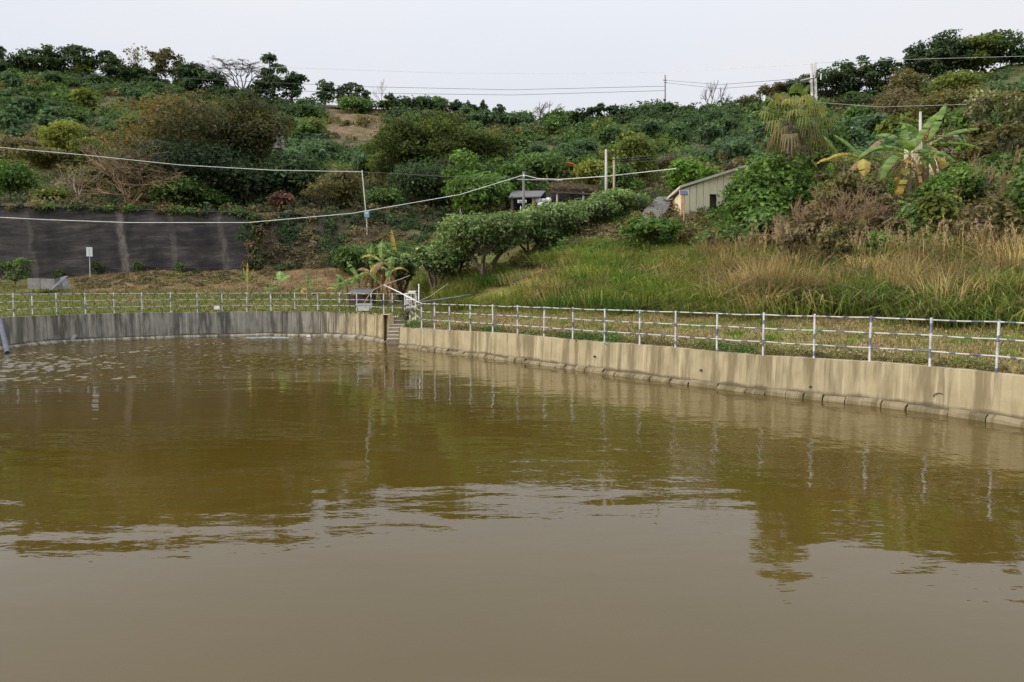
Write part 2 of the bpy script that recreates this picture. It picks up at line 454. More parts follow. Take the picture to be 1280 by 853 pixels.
# ------------------------------------------------------------------ mesh helpers
def mesh_np(name, V, Q, col=None, extra=None, uv=None):
    """V (n,3); Q (m,k) faces all with k corners"""
    V = np.asarray(V, np.float32); Q = np.asarray(Q, np.int32)
    me = bpy.data.meshes.new(name)
    me.vertices.add(len(V)); me.vertices.foreach_set('co', V.ravel())
    k = Q.shape[1]
    me.loops.add(Q.size); me.loops.foreach_set('vertex_index', Q.ravel())
    me.polygons.add(len(Q)); me.polygons.foreach_set('loop_start', np.arange(0, Q.size, k, dtype=np.int32))
    try: me.polygons.foreach_set('loop_total', np.full(len(Q), k, np.int32))
    except Exception: pass
    if uv is not None:
        ul = me.uv_layers.new(name='uv')
        ul.data.foreach_set('uv', np.asarray(uv, np.float32)[Q.ravel()].ravel())
    me.polygons.foreach_set('use_smooth', np.zeros(len(Q), bool))
    me.update(calc_edges=True)
    if col is not None:
        c4 = np.ones((len(V), 4), np.float32); c4[:, :3] = col
        a = me.attributes.new('col', 'FLOAT_COLOR', 'POINT'); a.data.foreach_set('color', c4.ravel())
    if extra is not None:
        a = me.attributes.new('len', 'FLOAT', 'POINT'); a.data.foreach_set('value', np.asarray(extra, np.float32))
    return me
def link(name, me, mat, parent=None, loc=None, smooth_=False):
    o = bpy.data.objects.new(name, me); COL.objects.link(o)
    if mat is not None and me is not None and len(me.materials) == 0: me.materials.append(mat)
    if parent is not None: o.parent = parent
    if loc is not None: o.location = loc
    if smooth_: me.polygons.foreach_set('use_smooth', np.ones(len(me.polygons), bool))
    return o
def thing(name, label, cat, loc=(0, 0, 0), rz=0, group=None):
    o = bpy.data.objects.new(name, None); COL.objects.link(o)
    o.location = loc; o.rotation_euler = (0, 0, rz); o.empty_display_size = .3
    o['label'] = label; o['category'] = cat
    if group: o['group'] = group
    return o
def tag(o, label, cat, group=None):
    o['label'] = label; o['category'] = cat
    if group: o['group'] = group
    return o
class MB:
    """collects quads (optionally with a length value) for one mesh"""
    def __init__(s): s.v = []; s.q = []; s.e = []
    def add(s, V, Q, e=None):
        o = len(s.v); s.v += [tuple(p) for p in V]; s.q += [tuple(i + o for i in q) for q in Q]
        s.e += list(e) if e is not None else [0.0] * len(V)
    def box(s, c, size, rz=0, tilt=None):
        hx, hy, hz_ = size[0] / 2, size[1] / 2, size[2] / 2
        cs, sn = math.cos(rz), math.sin(rz); P = []
        for z in (-hz_, hz_):
            for x, y in ((-hx, -hy), (hx, -hy), (hx, hy), (-hx, hy)):
                p = Vector((x, y, z))
                if tilt is not None: p.rotate(tilt)
                P.append((c[0] + p.x * cs - p.y * sn, c[1] + p.x * sn + p.y * cs, c[2] + p.z))
        s.add(P, [(0, 3, 2, 1), (4, 5, 6, 7), (0, 1, 5, 4), (1, 2, 6, 5), (2, 3, 7, 6), (3, 0, 4, 7)])
    def hexa(s, P):
        s.add(P, [(0, 3, 2, 1), (4, 5, 6, 7), (0, 1, 5, 4), (1, 2, 6, 5), (2, 3, 7, 6), (3, 0, 4, 7)])
    def tube(s, pts, rad, n=8, l0=0.0, lscale=1.0, cap=True):
        pts = [Vector(p) for p in pts]
        if not isinstance(rad, (list, tuple)): rad = [rad] * len(pts)
        V, E, Q = [], [], []; dist = l0
        for i, p in enumerate(pts):
            t = (pts[min(i + 1, len(pts) - 1)] - pts[max(i - 1, 0)]).normalized()
            ref = Vector((0, 0, 1)) if abs(t.z) < .9 else Vector((1, 0, 0))
            a = t.cross(ref).normalized(); b = t.cross(a)
            if i: dist += (p - pts[i - 1]).length * lscale
            for k in range(n):
                th = 2 * math.pi * k / n
                V.append(p + (a * math.cos(th) + b * math.sin(th)) * rad[i]); E.append(dist)
        for i in range(len(pts) - 1):
            for k in range(n):
                k2 = (k + 1) % n
                Q.append((i * n + k, i * n + k2, (i + 1) * n + k2, (i + 1) * n + k))
        if cap:
            for i in (0, len(pts) - 1):
                c = len(V); V.append(pts[i]); E.append(E[i * n])
                for k in range(0, n, 2):
                    Q.append((i * n + k, i * n + (k + 1) % n, i * n + (k + 2) % n, c))
        s.add(V, Q, E)
    def obj(s, name, mat, parent=None, smooth_=False, loc=None):
        me = mesh_np(name, s.v, s.q, extra=s.e)
        return link(name, me, mat, parent, loc, smooth_)

# ------------------------------------------------------------------ ground sheet
def ring_hit(cx, cy, th):
    best = None; dx, dy = math.cos(th), math.sin(th)
    n = len(ring_poly)
    for i in range(n):
        p, q = ring_poly[i], ring_poly[(i + 1) % n]
        ex, ey = q.x - p.x, q.y - p.y
        den = dx * ey - dy * ex
        if abs(den) < 1e-9: continue
        t = ((p.x - cx) * ey - (p.y - cy) * ex) / den
        s_ = ((p.x - cx) * dy - (p.y - cy) * dx) / den
        if t > 0 and -1e-6 <= s_ <= 1 + 1e-6 and (best is None or t < best): best = t
    return best
CX, CY = -6.05, 20.0
ths = []
t_ = 0.0
while t_ < 360:
    ths.append(R(t_)); t_ += .5 if t_ < 180 else .8
rb = np.array([ring_hit(CX, CY, t) for t in ths])
offs = [0.0]; st = .42
while offs[-1] < 900:
    offs.append(offs[-1] + st)
    if offs[-1] > 36: st *= 1.035
    if offs[-1] > 160: st *= 1.15
offs = np.array(offs)
TH = np.array(ths)
RR = rb[:, None] + offs[None, :]
X = CX + RR * np.cos(TH)[:, None]; Y = CY + RR * np.sin(TH)[:, None]
Z = hz(X.ravel(), Y.ravel()).reshape(X.shape)
nT, nO = X.shape
idx = np.arange(nT * nO).reshape(nT, nO)
i0 = idx; i1 = np.roll(idx, -1, axis=0)
Q = np.stack([i0[:, :-1], i0[:, 1:], i1[:, 1:], i1[:, :-1]], -1).reshape(-1, 4)
# real soil and grass colours by place
xs, ys = X.ravel(), Y.ravel()
az_ = np.clip(np.arctan2(xs, ys), -.87, .86); a_ = np.tan(az_); dd = np.hypot(xs, ys) * np.cos(az_); uu = a_ * FPX + 640
vv = 360 - (Z.ravel() - CAMZ) / dd * FPX
f1d = np.interp(a_, KA, FD[1]); f2d = np.interp(a_, KA, FD[2]); f3d = np.interp(a_, KA, FD[3]); f4d = np.interp(a_, KA, FD[4])
n1 = np.array([mnoise.noise(Vector((x * .25, y * .25, 11))) for x, y in zip(xs, ys)])
C = np.tile(np.array([.085, .095, .045]), (len(xs), 1))
def paint(mask, c, a=1.0):
    a = np.clip(mask * a, 0, 1)[:, None]
    C[:] = C * (1 - a) + np.array(c) * a
sm = lambda x, a, b: np.clip((x - a) / (b - a), 0, 1)
isL = 1 - sm(uu, 500, 560)
paint((dd < f1d + 1) * isL, (.13, .125, .05)); paint((dd < f1d + 1) * isL * sm(n1, -.1, .2), (.20, .145, .08), .7)
paint((dd > f1d) * (dd < f2d + .6) * isL, (.17, .115, .065))
paint((dd > f1d) * (dd < f2d) * isL * sm(-uu, -110, -60), (.12, .12, .045))
paint((dd > f2d - .5) * (dd < f3d + 1) * (uu > 300) * isL, (.095, .075, .058))
paint((dd < f1d + 1) * (1 - isL), (.19, .155, .08)); paint((dd < f1d + 1) * (1 - isL) * sm(n1, -.05, .25), (.13, .14, .045), .8)
paint((dd > f1d) * (dd < f3d) * (1 - isL), (.09, .09, .035))
paint((dd > f3d) * (dd < f4d), (.075, .06, .04))
paint(sm(uu, 405, 420) * (1 - sm(uu, 480, 500)) * sm(dd, 105, 112) * (dd < 140), (.17, .12, .085), .9)
paint((np.hypot((uu - 622) / 35, (vv - 371) / 14) < 1) * (dd < 48), (.30, .21, .12), .9)
paint((np.hypot((uu - 672) / 42, (vv - 342) / 10) < 1) * (dd < 48), (.17, .12, .08), .8)
ground = link('ground', mesh_np('ground', np.stack([xs, ys, Z.ravel()], 1), Q, col=C), M['ground'], smooth_=True)
ground['kind'] = 'structure'

# water sheet and pond bed
WAVE_SLOPE = .19
def poly_sheet(name, z, mat, pad):
    P = offset(LWs, pad) + [V2(-6.62, 39.3), V2(-5.4, 39.3)] + offset(RWs, pad) + offset(resample(NEARW, 1.0), pad)
    mb = MB(); me = bpy.data.meshes.new(name)
    me.from_pydata([(p.x, p.y, z) for p in P], [], [list(range(len(P)))][0:1]); me.update()
    o = link(name, me, mat); o['kind'] = 'structure'
    return o
def in_poly(x, y, poly):
    ins = np.zeros(x.shape, bool); n = len(poly)
    for i in range(n):
        a, b = poly[i], poly[(i + 1) % n]
        c = ((a.y > y) != (b.y > y)) & (x < (b.x - a.x) * (y - a.y) / (b.y - a.y + 1e-12) + a.x)
        ins ^= c
    return ins
gx = np.concatenate([np.arange(-28, 1.0, .10), np.arange(1.0, 13.2, .3)])
gy = np.concatenate([np.arange(.9, 17.5, .5), np.arange(17.5, 44.2, .07)])
WX, WY = np.meshgrid(gx, gy)
ss = lambda x, a, b: (lambda t: t * t * (3 - 2 * t))(np.clip((x - a) / (b - a), 0, 1))
cgx, cgy = np.arange(-29, 14, .8), np.arange(0, 45.5, .8)
cg = np.array([[mnoise.noise(Vector((x * .16, y * .24, 3.3))) + .45 * mnoise.noise(Vector((x * .5, y * .6, 9.1))) for x in cgx] for y in cgy])
ix = (WX + 29) / .8; iy = WY / .8; jx = np.clip(ix.astype(int), 0, len(cgx) - 2); jy = np.clip(iy.astype(int), 0, len(cgy) - 2); fx, fy = ix - jx, iy - jy
gn = cg[jy, jx] * (1 - fx) * (1 - fy) + cg[jy, jx + 1] * fx * (1 - fy) + cg[jy + 1, jx] * (1 - fx) * fy + cg[jy + 1, jx + 1] * fx * fy
edge = 18.6 + 5.0 * ss(WX, -15, -5)                     # the gust reaches nearer to the viewer at the far left
mask = ss(WY, edge, edge + 5) * ss(WX, .2, -6.5) * (.45 + .75 * ss(gn, -.25, .25)) * (.62 + .38 * ss(WX, -9, -17))
hh_ = np.zeros_like(WX); rw_ = np.random.default_rng(17)
for k_ in range(34):
    lam = rw_.uniform(.22, .42); th = R(90) + rw_.uniform(-R(60), R(60)); ph = rw_.uniform(0, 6.28)
    hh_ += lam * np.sin((WX * math.cos(th) + WY * math.sin(th)) * 2 * math.pi / lam + ph)
hh_ *= WAVE_SLOPE / (2 * math.pi * math.sqrt(17))
hh_ = np.where(WY > 17.6, hh_ * mask, 0)
cxm, cym = (WX[:-1, :-1] + WX[1:, 1:]) / 2, (WY[:-1, :-1] + WY[1:, 1:]) / 2
okc = in_poly(cxm, cym, offset(LWs, .17) + [V2(-6.62, 39.3), V2(-5.4, 39.3)] + offset(RWs, .17) + offset(resample(NEARW, 1.0), .17))
wid = np.arange(WX.size).reshape(WX.shape)
wq = np.stack([wid[:-1, :-1], wid[:-1, 1:], wid[1:, 1:], wid[1:, :-1]], -1)[okc]
used, inv = np.unique(wq, return_inverse=True)
WV = np.stack([WX.ravel(), WY.ravel(), hh_.ravel()], 1)[used]
water = link('water', mesh_np('water', WV, inv.reshape(-1, 4)), M['water'], smooth_=True); water['kind'] = 'structure'
poly_sheet('pond_bed', -1.45, M['ground'], .18)

# ------------------------------------------------------------------ pond walls
def wall_mesh(pts, ztop, zbot=-1.5, thick=.34, batter=.05, colf=None, ztopf=None):
    """sweep of a slightly battered wall; water face on the right-hand side of the line"""
    prof = [(0.0 - batter, zbot), (0.0, 0.0), (batter, None), (thick, None), (thick, zbot)]
    outs = [offset(pts, p[0]) for p in prof]
    V, UV, Cc = [], [], []; L_ = 0.0
    for i, p in enumerate(pts):
        if i: L_ += (p - pts[i - 1]).length
        zt = ztopf(i / (len(pts) - 1)) if ztopf else ztop
        zt += .012 * math.sin(L_ * .9) + .006 * math.sin(L_ * 3.1)
        c = colf(p) if colf else (1, 1, 1)
        h = 0
        for j, pr in enumerate(prof):
            q = outs[j][i]; z = zt if pr[1] is None else pr[1]
            V.append((q.x, q.y, z)); Cc.append(c)
            UV.append((L_, z if j < 3 else zt + (.3 if j == 3 else 2.0)))
    n = len(prof); Qs = []
    for i in range(len(pts) - 1):
        for j in range(n - 1):
            Qs.append((i * n + j, (i + 1) * n + j, (i + 1) * n + j + 1, i * n + j + 1))
    return V, Qs, UV, Cc
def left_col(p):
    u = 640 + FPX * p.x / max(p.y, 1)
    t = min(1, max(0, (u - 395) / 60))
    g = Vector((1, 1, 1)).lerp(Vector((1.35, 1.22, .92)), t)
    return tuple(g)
def right_col(p):
    return (1, 1, 1)
def add_wall(name, label, pts, zt, mat, colf, endcaps=True, ztopf=None):
    V, Qs, UV, Cc = wall_mesh(pts, zt, colf=colf, ztopf=ztopf)
    n = 5
    for base in (0, (len(pts) - 1) * n):
        Qs.append((base, base + 1, base + 2, base + 3))
    V2_ = list(V)
    # close the second triangle of each end with a thin quad
    for base in (0, (len(pts) - 1) * n):
        c = len(V2_); a = Vector(V[base]); b = Vector(V[base + 4])
        V2_.append(tuple((a + b) / 2)); UV.append(UV[base]); Cc.append(Cc[base])
        Qs.append((base, base + 3, base + 4, c))
    o = link(name, mesh_np(name, V2_, Qs, col=np.array(Cc), uv=np.array(UV)), mat)
    tag(o, label, 'wall')
    return o
lw = add_wall('pond_wall', 'weathered grey concrete pond wall with dark vertical streaks below the far fence', LWs, ZL, M['wall_l'], left_col)
rw = add_wall('pond_wall', 'sunlit tan concrete pond wall with footing blocks running along the right bank', RWs, ZR, M['wall_r'], right_col,
              ztopf=lambda t: ZR - .10 * max(0, 1 - t * 6))
nw = add_wall('pond_wall', 'concrete pond wall of the near bank below the viewer', resample(NEARW, 1.0), 1.2, M['wall_r'], right_col)

# footing blocks at the water line of the right wall, each a piece of its own
def footing(wall, pts, zmin, zmax, prot, lmin, lmax, mat, col, name='footing_block', ymin=6, skip=0.0):
    L_ = [0.0]
    for a, b in zip(pts[:-1], pts[1:]): L_.append(L_[-1] + (b - a).length)
    def at_len(s):
        for i in range(len(L_) - 1):
            if L_[i + 1] >= s:
                t = (s - L_[i]) / max(L_[i + 1] - L_[i], 1e-6)
                p = pts[i].lerp(pts[i + 1], t); tt = (pts[i + 1] - pts[i]).normalized()
                return p, tt
        return pts[-1], (pts[-1] - pts[-2]).normalized()
    s = 0.05
    while s < L_[-1] - .5:
        ln = random.uniform(lmin, lmax)
        pm, _ = at_len(s)
        if pm.y < ymin: break
        if random.random() < skip: s += ln; continue
        gap = random.uniform(.02, .05)
        p0, t0 = at_len(s + gap / 2); p1, t1 = at_len(s + ln - gap / 2)
        V, UV, Cc = [], [], []
        zt0 = random.uniform(zmin, zmax); zt1 = zt0 + random.uniform(-.03, .03)
        pr = prot * random.uniform(.75, 1.15)
        K = 3
        prof = [(0.06, .035), (-.3, .01), (-.9, -.03), (-1.0, -.065), (-1.05, -1.0)]
        for k in range(K + 1):
            f = k / K; p = p0.lerp(p1, f); t_ = t0.lerp(t1, f).normalized(); nn = Vector((-t_.y, t_.x))
            zt = zt0 + (zt1 - zt0) * f
            for (po, zo) in prof:
                jit = random.uniform(-.012, .012)
                q = p + nn * (po * pr + jit)
                z = -0.35 if zo == -1.0 else zt + zo + random.uniform(-.012, .012)
                V.append((q.x, q.y, z)); UV.append((s + ln * f, 1.2 + z)); Cc.append(col)
        n = len(prof); Qs = []
        for k in range(K):
            for j in range(n - 1):
                Qs.append((k * n + j, (k + 1) * n + j, (k + 1) * n + j + 1, k * n + j + 1))
        for b_ in (0, K * n):
            Qs.append((b_, b_ + 1, b_ + 2, b_ + 3))
            Qs.append((b_ + 1, b_ + 2, b_ + 3, b_ + 4))
        link(name, mesh_np(name, V, Qs, col=np.array(Cc), uv=np.array(UV)), mat, parent=wall)
        s += ln
footing(rw, RWs, .07, .155, .12, .45, 1.0, M['wall_r'], (.66, .64, .62), ymin=7)
footing(lw, LWs, .10, .14, .16, 2.4, 3.6, M['wall_l'], (1.15, 1.1, 1.0), 'footing_ledge', ymin=0)

# small things on the walls
def weep_hole(u, v, d, wall):
    p = px(u, v, d); mb = MB()
    mb.tube([p + Vector((-.05, -.05, 0)), p + Vector((.15, .15, 0.02))], .035, 8)
    mb.obj('drain_pipe', M['dark_metal'], wall)
for u, v in ((1014, 483.5), (744, 446), (877, 463)):
    q = at_u(RWs, u); weep_hole(u, v, q.y + .02, rw)
q = at_u(RWs, 1174); p = px(1174, 497, q.y - .06); mb = MB()
mb.tube([p + Vector((-.09 * math.cos(a), .0 + .09 * .9 * math.cos(a), .1 * math.sin(a))) for a in np.linspace(0, math.pi, 9)], .012, 6)
mb.obj('handle', M['dark_metal'], rw)
q = at_u(LWs, 92); mb = MB()
mb.tube([(q.x, q.y + .1, .32), (q.x, q.y - .08, .26), (q.x + .02, q.y - .22, .16), (q.x + .03, q.y - .32, .05)], [.10, .12, .12, .09], 10)
mb.obj('outlet', M['grey_conc'], lw, True)

# stairs
st = thing('stairs', 'narrow concrete stairs climbing from the water between the two pond walls', 'stairs', (0, 0, 0))
vs = [423.7, 418.8, 414.4, 409.8, 405.4, 400.8, 396.3]
zprev = -1.2
sx0, sx1 = -6.42, -5.52
for k, v in enumerate(vs):
    y0 = 36.5 + .30 * k; p = px(492, v, y0)
    z1 = p.z; mb = MB(); skew = 0.0
    mb.box(((sx0 + sx1) / 2 - .01 * k, y0 + .6, (z1 - .04 + (-1.3)) / 2), (sx1 - sx0 + .1, 1.2 - k * .002, z1 - .04 + 1.3))
    mb.obj('step', M['stair'], st)
    mb = MB(); mb.box(((sx0 + sx1) / 2 - .01 * k, y0 + .15, z1 - .02), (sx1 - sx0 + .08, .34, .04)); mb.obj('nosing', M['nosing'], st)
# return walls beside the stairs
for (pa, pb, zt, mat, c) in ((V2(left_pts[-1].x + .02, left_pts[-1].y + .04), V2(-6.52, 39.4), ZL - .004, M['wall_l'], (2.0, 1.8, 1.35)),  # left tint brightened to offset the shade on this face
                             (V2(-5.38, 39.4), V2(right_pts[0].x - .01, right_pts[0].y + .03), ZR - .09, M['wall_r'], (1, 1, 1))):
    pts = resample([pa, pb], .5)
    V, Qs, UV, Cc = wall_mesh(pts, zt, colf=lambda p, c=c: c, thick=.26, batter=.02,
                              ztopf=(lambda t: (ZR - .1) + (1 - t) * .4) if mat is M['wall_r'] else None)
    link('cheek_wall', mesh_np('cheek_wall', V, Qs, col=np.array(Cc), uv=np.array(UV)), mat, parent=(rw if mat is M['wall_r'] else lw))

# ------------------------------------------------------------------ fences
POST_R, RAIL_R = .028, .0175
def fence(label, posts, hs=(1.12, .75, .38), post_h=1.16):
    f = thing('pipe_fence', label, 'fence', posts[len(posts) // 2])
    o0 = f.location
    for k, p in enumerate(posts):
        mb = MB(); q = Vector(p) - o0; ph = random.random()
        lean = Vector((random.uniform(-.012, .012), random.uniform(-.012, .012), 0))
        mb.tube([q + Vector((0, 0, -.1)), q + lean * .5 + Vector((0, 0, .5)), q + lean + Vector((0, 0, post_h + random.uniform(-.01, .03)))], POST_R, 8, ph, 1 / .62)
        mb.obj('post', M['pipe'], f, True)
    for h in hs:
        mb = MB(); pts = []
        for k, p in enumerate(posts):
            pts.append(Vector(p) - o0 + Vector((0, 0, h + random.uniform(-.008, .008))))
            if k < len(posts) - 1:
                m_ = (Vector(p) + Vector(posts[k + 1])) / 2 - o0 + Vector((0, 0, h - .008 + random.uniform(-.012, .008)))
                pts.append(m_)
        mb.tube(pts, RAIL_R, 8, random.random(), 1 / .58)
        mb.obj('rail', M['pipe'], f, True)
    return f
Rc = offset(RWs, .14); Lc = offset(LWs, .14)
def on(poly, u, z):
    p = at_u(poly, u); return (p.x, p.y, z)
rp_u = [527, 543, 562, 588, 616, 647, 680, 716, 756, 800, 845, 897, 955, 1019, 1089, 1165, 1249]
posts_r = [on(Rc, u, ZR - .02) for u in rp_u]
tail = [p for p in resample(Rc, 1.36) if p.y < posts_r[-1][1] - 1.0]
last = V2(posts_r[-1][0], posts_r[-1][1]); ext = []
for p in tail:
    if (p - last).length > 1.3: ext.append((p.x, p.y, ZR - .02)); last = p
pa = Vector(posts_r[0]); pb = Vector((-6.0, 39.45, ZL - .03))
slope = [pb.lerp(pa, t) for t in (0.12, .38, .7)]
for s_ in slope: s_.z += .02
fence('white and blue pipe fence stepping down by the stairs and along the right bank', [tuple(s_) for s_ in slope] + posts_r + ext)
lp_u = [17, 41, 71, 107, 143, 178, 214, 247, 278, 309, 339, 369, 397.5, 425, 446, 464, 480]
posts_l = [on(Lc, u, ZL - .02) for u in lp_u]
side = []; last = V2(posts_l[0][0], posts_l[0][1])
for p in resample(Lc, .5)[::-1]:
    if p.y < posts_l[0][1] - .8 and (p - last).length > 1.5: side.append((p.x, p.y, ZL - .02)); last = p
posts_l = side[::-1] + posts_l + [(-6.6, 39.3, ZL - .02), tuple(slope[0])]
fence('white and blue painted pipe fence along the far left pond wall', posts_l)


# ------------------------------------------------------------------ foliage builders
def unit(v): return v / np.maximum(np.linalg.norm(v, axis=-1, keepdims=True), 1e-9)
def leaf_quads(P, N, size, col, asp=.5, droop=0.0):
    n = len(P)
    N = unit(N); r = unit(rng.normal(size=(n, 3)))
    if droop: r = unit(r + np.array([0, 0, -droop]))
    T = unit(r - (r * N).sum(1, keepdims=True) * N); B = np.cross(N, T)
    s = size[:, None]
    V = np.stack([P - T * s, P + B * s * asp + N * s * .12, P + T * s, P - B * s * asp + N * s * .12], 1).reshape(-1, 3)
    Qd = np.arange(n * 4).reshape(n, 4)
    return V, Qd, np.repeat(col, 4, 0)
PAL = {
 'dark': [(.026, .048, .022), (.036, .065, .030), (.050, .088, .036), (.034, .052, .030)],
 'blue': [(.034, .064, .036), (.048, .088, .046), (.062, .110, .050)],
 'mid':  [(.045, .085, .026), (.060, .110, .034), (.080, .130, .040)],
 'lush': [(.062, .125, .026), (.082, .155, .034), (.11, .18, .05), (.05, .10, .028)],
 'bright': [(.10, .20, .03), (.14, .26, .04), (.19, .30, .06)],
 'acacia': [(.090, .120, .028), (.115, .145, .034), (.070, .095, .026)],
 'yellow': [(.15, .18, .04), (.19, .21, .055), (.12, .15, .038)],
 'olive': [(.10, .095, .040), (.085, .088, .038), (.125, .108, .052), (.07, .075, .032)],
 'rust': [(.20, .095, .042), (.15, .10, .045), (.11, .10, .042), (.09, .10, .04), (.075, .09, .038)],
 'brown': [(.125, .105, .066), (.16, .13, .085), (.095, .085, .05), (.11, .105, .052)],
 'tan': [(.28, .21, .11), (.23, .18, .09), (.33, .26, .15)],
 'seedy': [(.12, .13, .05), (.15, .15, .07), (.10, .12, .045), (.30, .28, .19)],
 'dome': [(.085, .082, .032), (.065, .072, .030), (.10, .088, .038), (.055, .066, .028)],
 'grove': [(.080, .108, .026), (.060, .085, .024), (.10, .125, .030)],
 'pink': [(.22, .10, .085), (.17, .09, .07), (.12, .085, .05)],
 'mango': [(.055, .098, .036), (.075, .128, .045), (.105, .165, .060), (.17, .22, .12)],  # palest tone paints leaf highlights into the colour
}
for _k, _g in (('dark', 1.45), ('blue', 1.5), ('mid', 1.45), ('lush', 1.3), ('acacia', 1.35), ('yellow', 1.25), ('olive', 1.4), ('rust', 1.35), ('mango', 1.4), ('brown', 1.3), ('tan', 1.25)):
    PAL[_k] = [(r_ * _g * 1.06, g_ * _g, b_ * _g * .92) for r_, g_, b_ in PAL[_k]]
def pcol(pal, n, per=None, jit=.18):
    p = np.array(PAL[pal]) if isinstance(pal, str) else np.array(pal)
    c = p[rng.integers(0, len(p), n)]
    return c * (1 + rng.normal(0, jit, (n, 1))).clip(.4, 1.8)
def lobe_leaves(lobes, n, size, pal, up=.35, rnd=.55, inner=.5, asp=.5, droop=0.0, lower=.75):
    """leaf faces spread through the outer volume of the given ellipsoids (k,6)"""
    lobes = np.asarray(lobes, float)
    wgt = (lobes[:, 3] * lobes[:, 4] + lobes[:, 4] * lobes[:, 5]) ; wgt = wgt / wgt.sum()
    k = rng.choice(len(lobes), n, p=wgt)
    D = unit(rng.normal(size=(n, 3))); low = D[:, 2] < -.2
    flip = low & (rng.random(n) < lower); D[flip, 2] *= -1
    rad = 1 - inner * rng.random(n) ** 1.6
    bump = 1 + .16 * np.sin(D[:, 0] * 7 + k * 3.1) * np.sin(D[:, 1] * 6 + k) + .12 * np.sin(D[:, 2] * 9 + k * 1.7)
    P = lobes[k, :3] + D * lobes[k, 3:6] * (rad * bump)[:, None]
    N = unit(D / lobes[k, 3:6]) * .8 + np.array([0, 0, up]) + rng.normal(0, rnd, (n, 3))
    lobe_tone = (1 + rng.normal(0, .22, len(lobes))).clip(.55, 1.5)
    c = pcol(pal, n) * lobe_tone[k][:, None]
    s = size * (.65 + .7 * rng.random(n))
    return leaf_quads(P, N, s, c, asp, droop)
def seg_tubes(segs, n=4):
    """segs: list of (p0, p1, r0, r1) -> vertices and quads"""
    A = np.array([s[0] for s in segs], float); B = np.array([s[1] for s in segs], float)
    r0 = np.array([s[2] for s in segs])[:, None]; r1 = np.array([s[3] for s in segs])[:, None]
    T = unit(B - A); ref = np.where(np.abs(T[:, 2:3]) < .9, np.array([[0, 0, 1.]]), np.array([[1., 0, 0]]))
    U = unit(np.cross(T, ref)); W_ = np.cross(T, U); V = []
    for k in range(n):
        th = 2 * math.pi * k / n; dr = U * math.cos(th) + W_ * math.sin(th)
        V.append(A + dr * r0)
    for k in range(n):
        th = 2 * math.pi * k / n; dr = U * math.cos(th) + W_ * math.sin(th)
        V.append(B + dr * r1)
    V = np.stack(V, 1); m = len(segs); base = (np.arange(m) * 2 * n)[:, None]
    Qs = np.concatenate([base + np.array([[k, (k + 1) % n, n + (k + 1) % n, n + k]]) for k in range(n)])
    return V.reshape(-1, 3), Qs
def bent(p0, p1, r0, r1, segs, kink=.12, parts=3):
    p0 = np.array(p0, float); p1 = np.array(p1, float); L_ = np.linalg.norm(p1 - p0); prev = p0
    for i in range(1, parts + 1):
        t = i / parts; q = p0 + (p1 - p0) * t
        if i < parts: q = q + rng.normal(0, kink * L_ / parts, 3)
        segs.append((prev, q, r0 + (r1 - r0) * (i - 1) / parts, r0 + (r1 - r0) * t)); prev = q
def twigs(segs, p, d, L_, r, depth, spread=.5, nchild=3, upb=.15, ratio=.72):
    p = np.array(p, float); d = unit(np.array(d, float)); q = p + d * L_ * .5 + rng.normal(0, .05 * L_, 3); e = q + unit(d + rng.normal(0, .12, 3) + [0, 0, upb * .5]) * L_ * .5
    segs.append((p, q, r, r * .82)); segs.append((q, e, r * .82, r * .62))
    if depth <= 0: return
    for i in range(nchild):
        dd_ = unit(d + rng.normal(0, spread, 3) + np.array([0, 0, upb]))
        s_ = e if i < 2 else q
        twigs(segs, s_, dd_, L_ * ratio * random.uniform(.8, 1.15), r * .6, depth - 1, spread, nchild, upb, ratio)

STY = {  # n lobes, lobe radius share, crown bottom share, flatness, leaves per m2, leaf size, trunk radius share, placement
 'round': dict(k=17, lr=.23, bot=.06, flat=.8, dens=42, ls=.17, tr=.022, fill=1),
 'bush': dict(k=11, lr=.30, bot=-.05, flat=.8, dens=42, ls=.16, tr=.015, fill=1),
 'loose': dict(k=18, lr=.15, bot=.18, flat=.8, dens=30, ls=.17, tr=.016, fill=1.0),
 'sparse': dict(k=16, lr=.13, bot=.2, flat=.8, dens=12, ls=.13, tr=.014, fill=1.0),
 'umbrella': dict(k=15, lr=.20, bot=.40, flat=.45, dens=40, ls=.17, tr=.02, fill=1),
 'airy': dict(k=34, lr=.125, bot=.12, flat=.62, dens=30, ls=.16, tr=.018, fill=1),
 'grove': dict(k=30, lr=.17, bot=.06, flat=.6, dens=36, ls=.17, tr=.02, fill=1),
 'cone': dict(k=9, lr=.30, bot=.1, flat=1.1, dens=40, ls=.15, tr=.02, fill=1),
 'clumps': dict(k=7, lr=.20, bot=.35, flat=.6, dens=48, ls=.16, tr=.02, fill=1),
 'mango': dict(k=26, lr=.17, bot=.24, flat=.8, dens=80, ls=.115, tr=.035, fill=1),
 'forked': dict(k=24, lr=.17, bot=.36, flat=.8, dens=80, ls=.115, tr=.05, fill=1),
 'feather': dict(k=26, lr=.18, bot=.10, flat=.66, dens=105, ls=.15, tr=.022, fill=1),
}
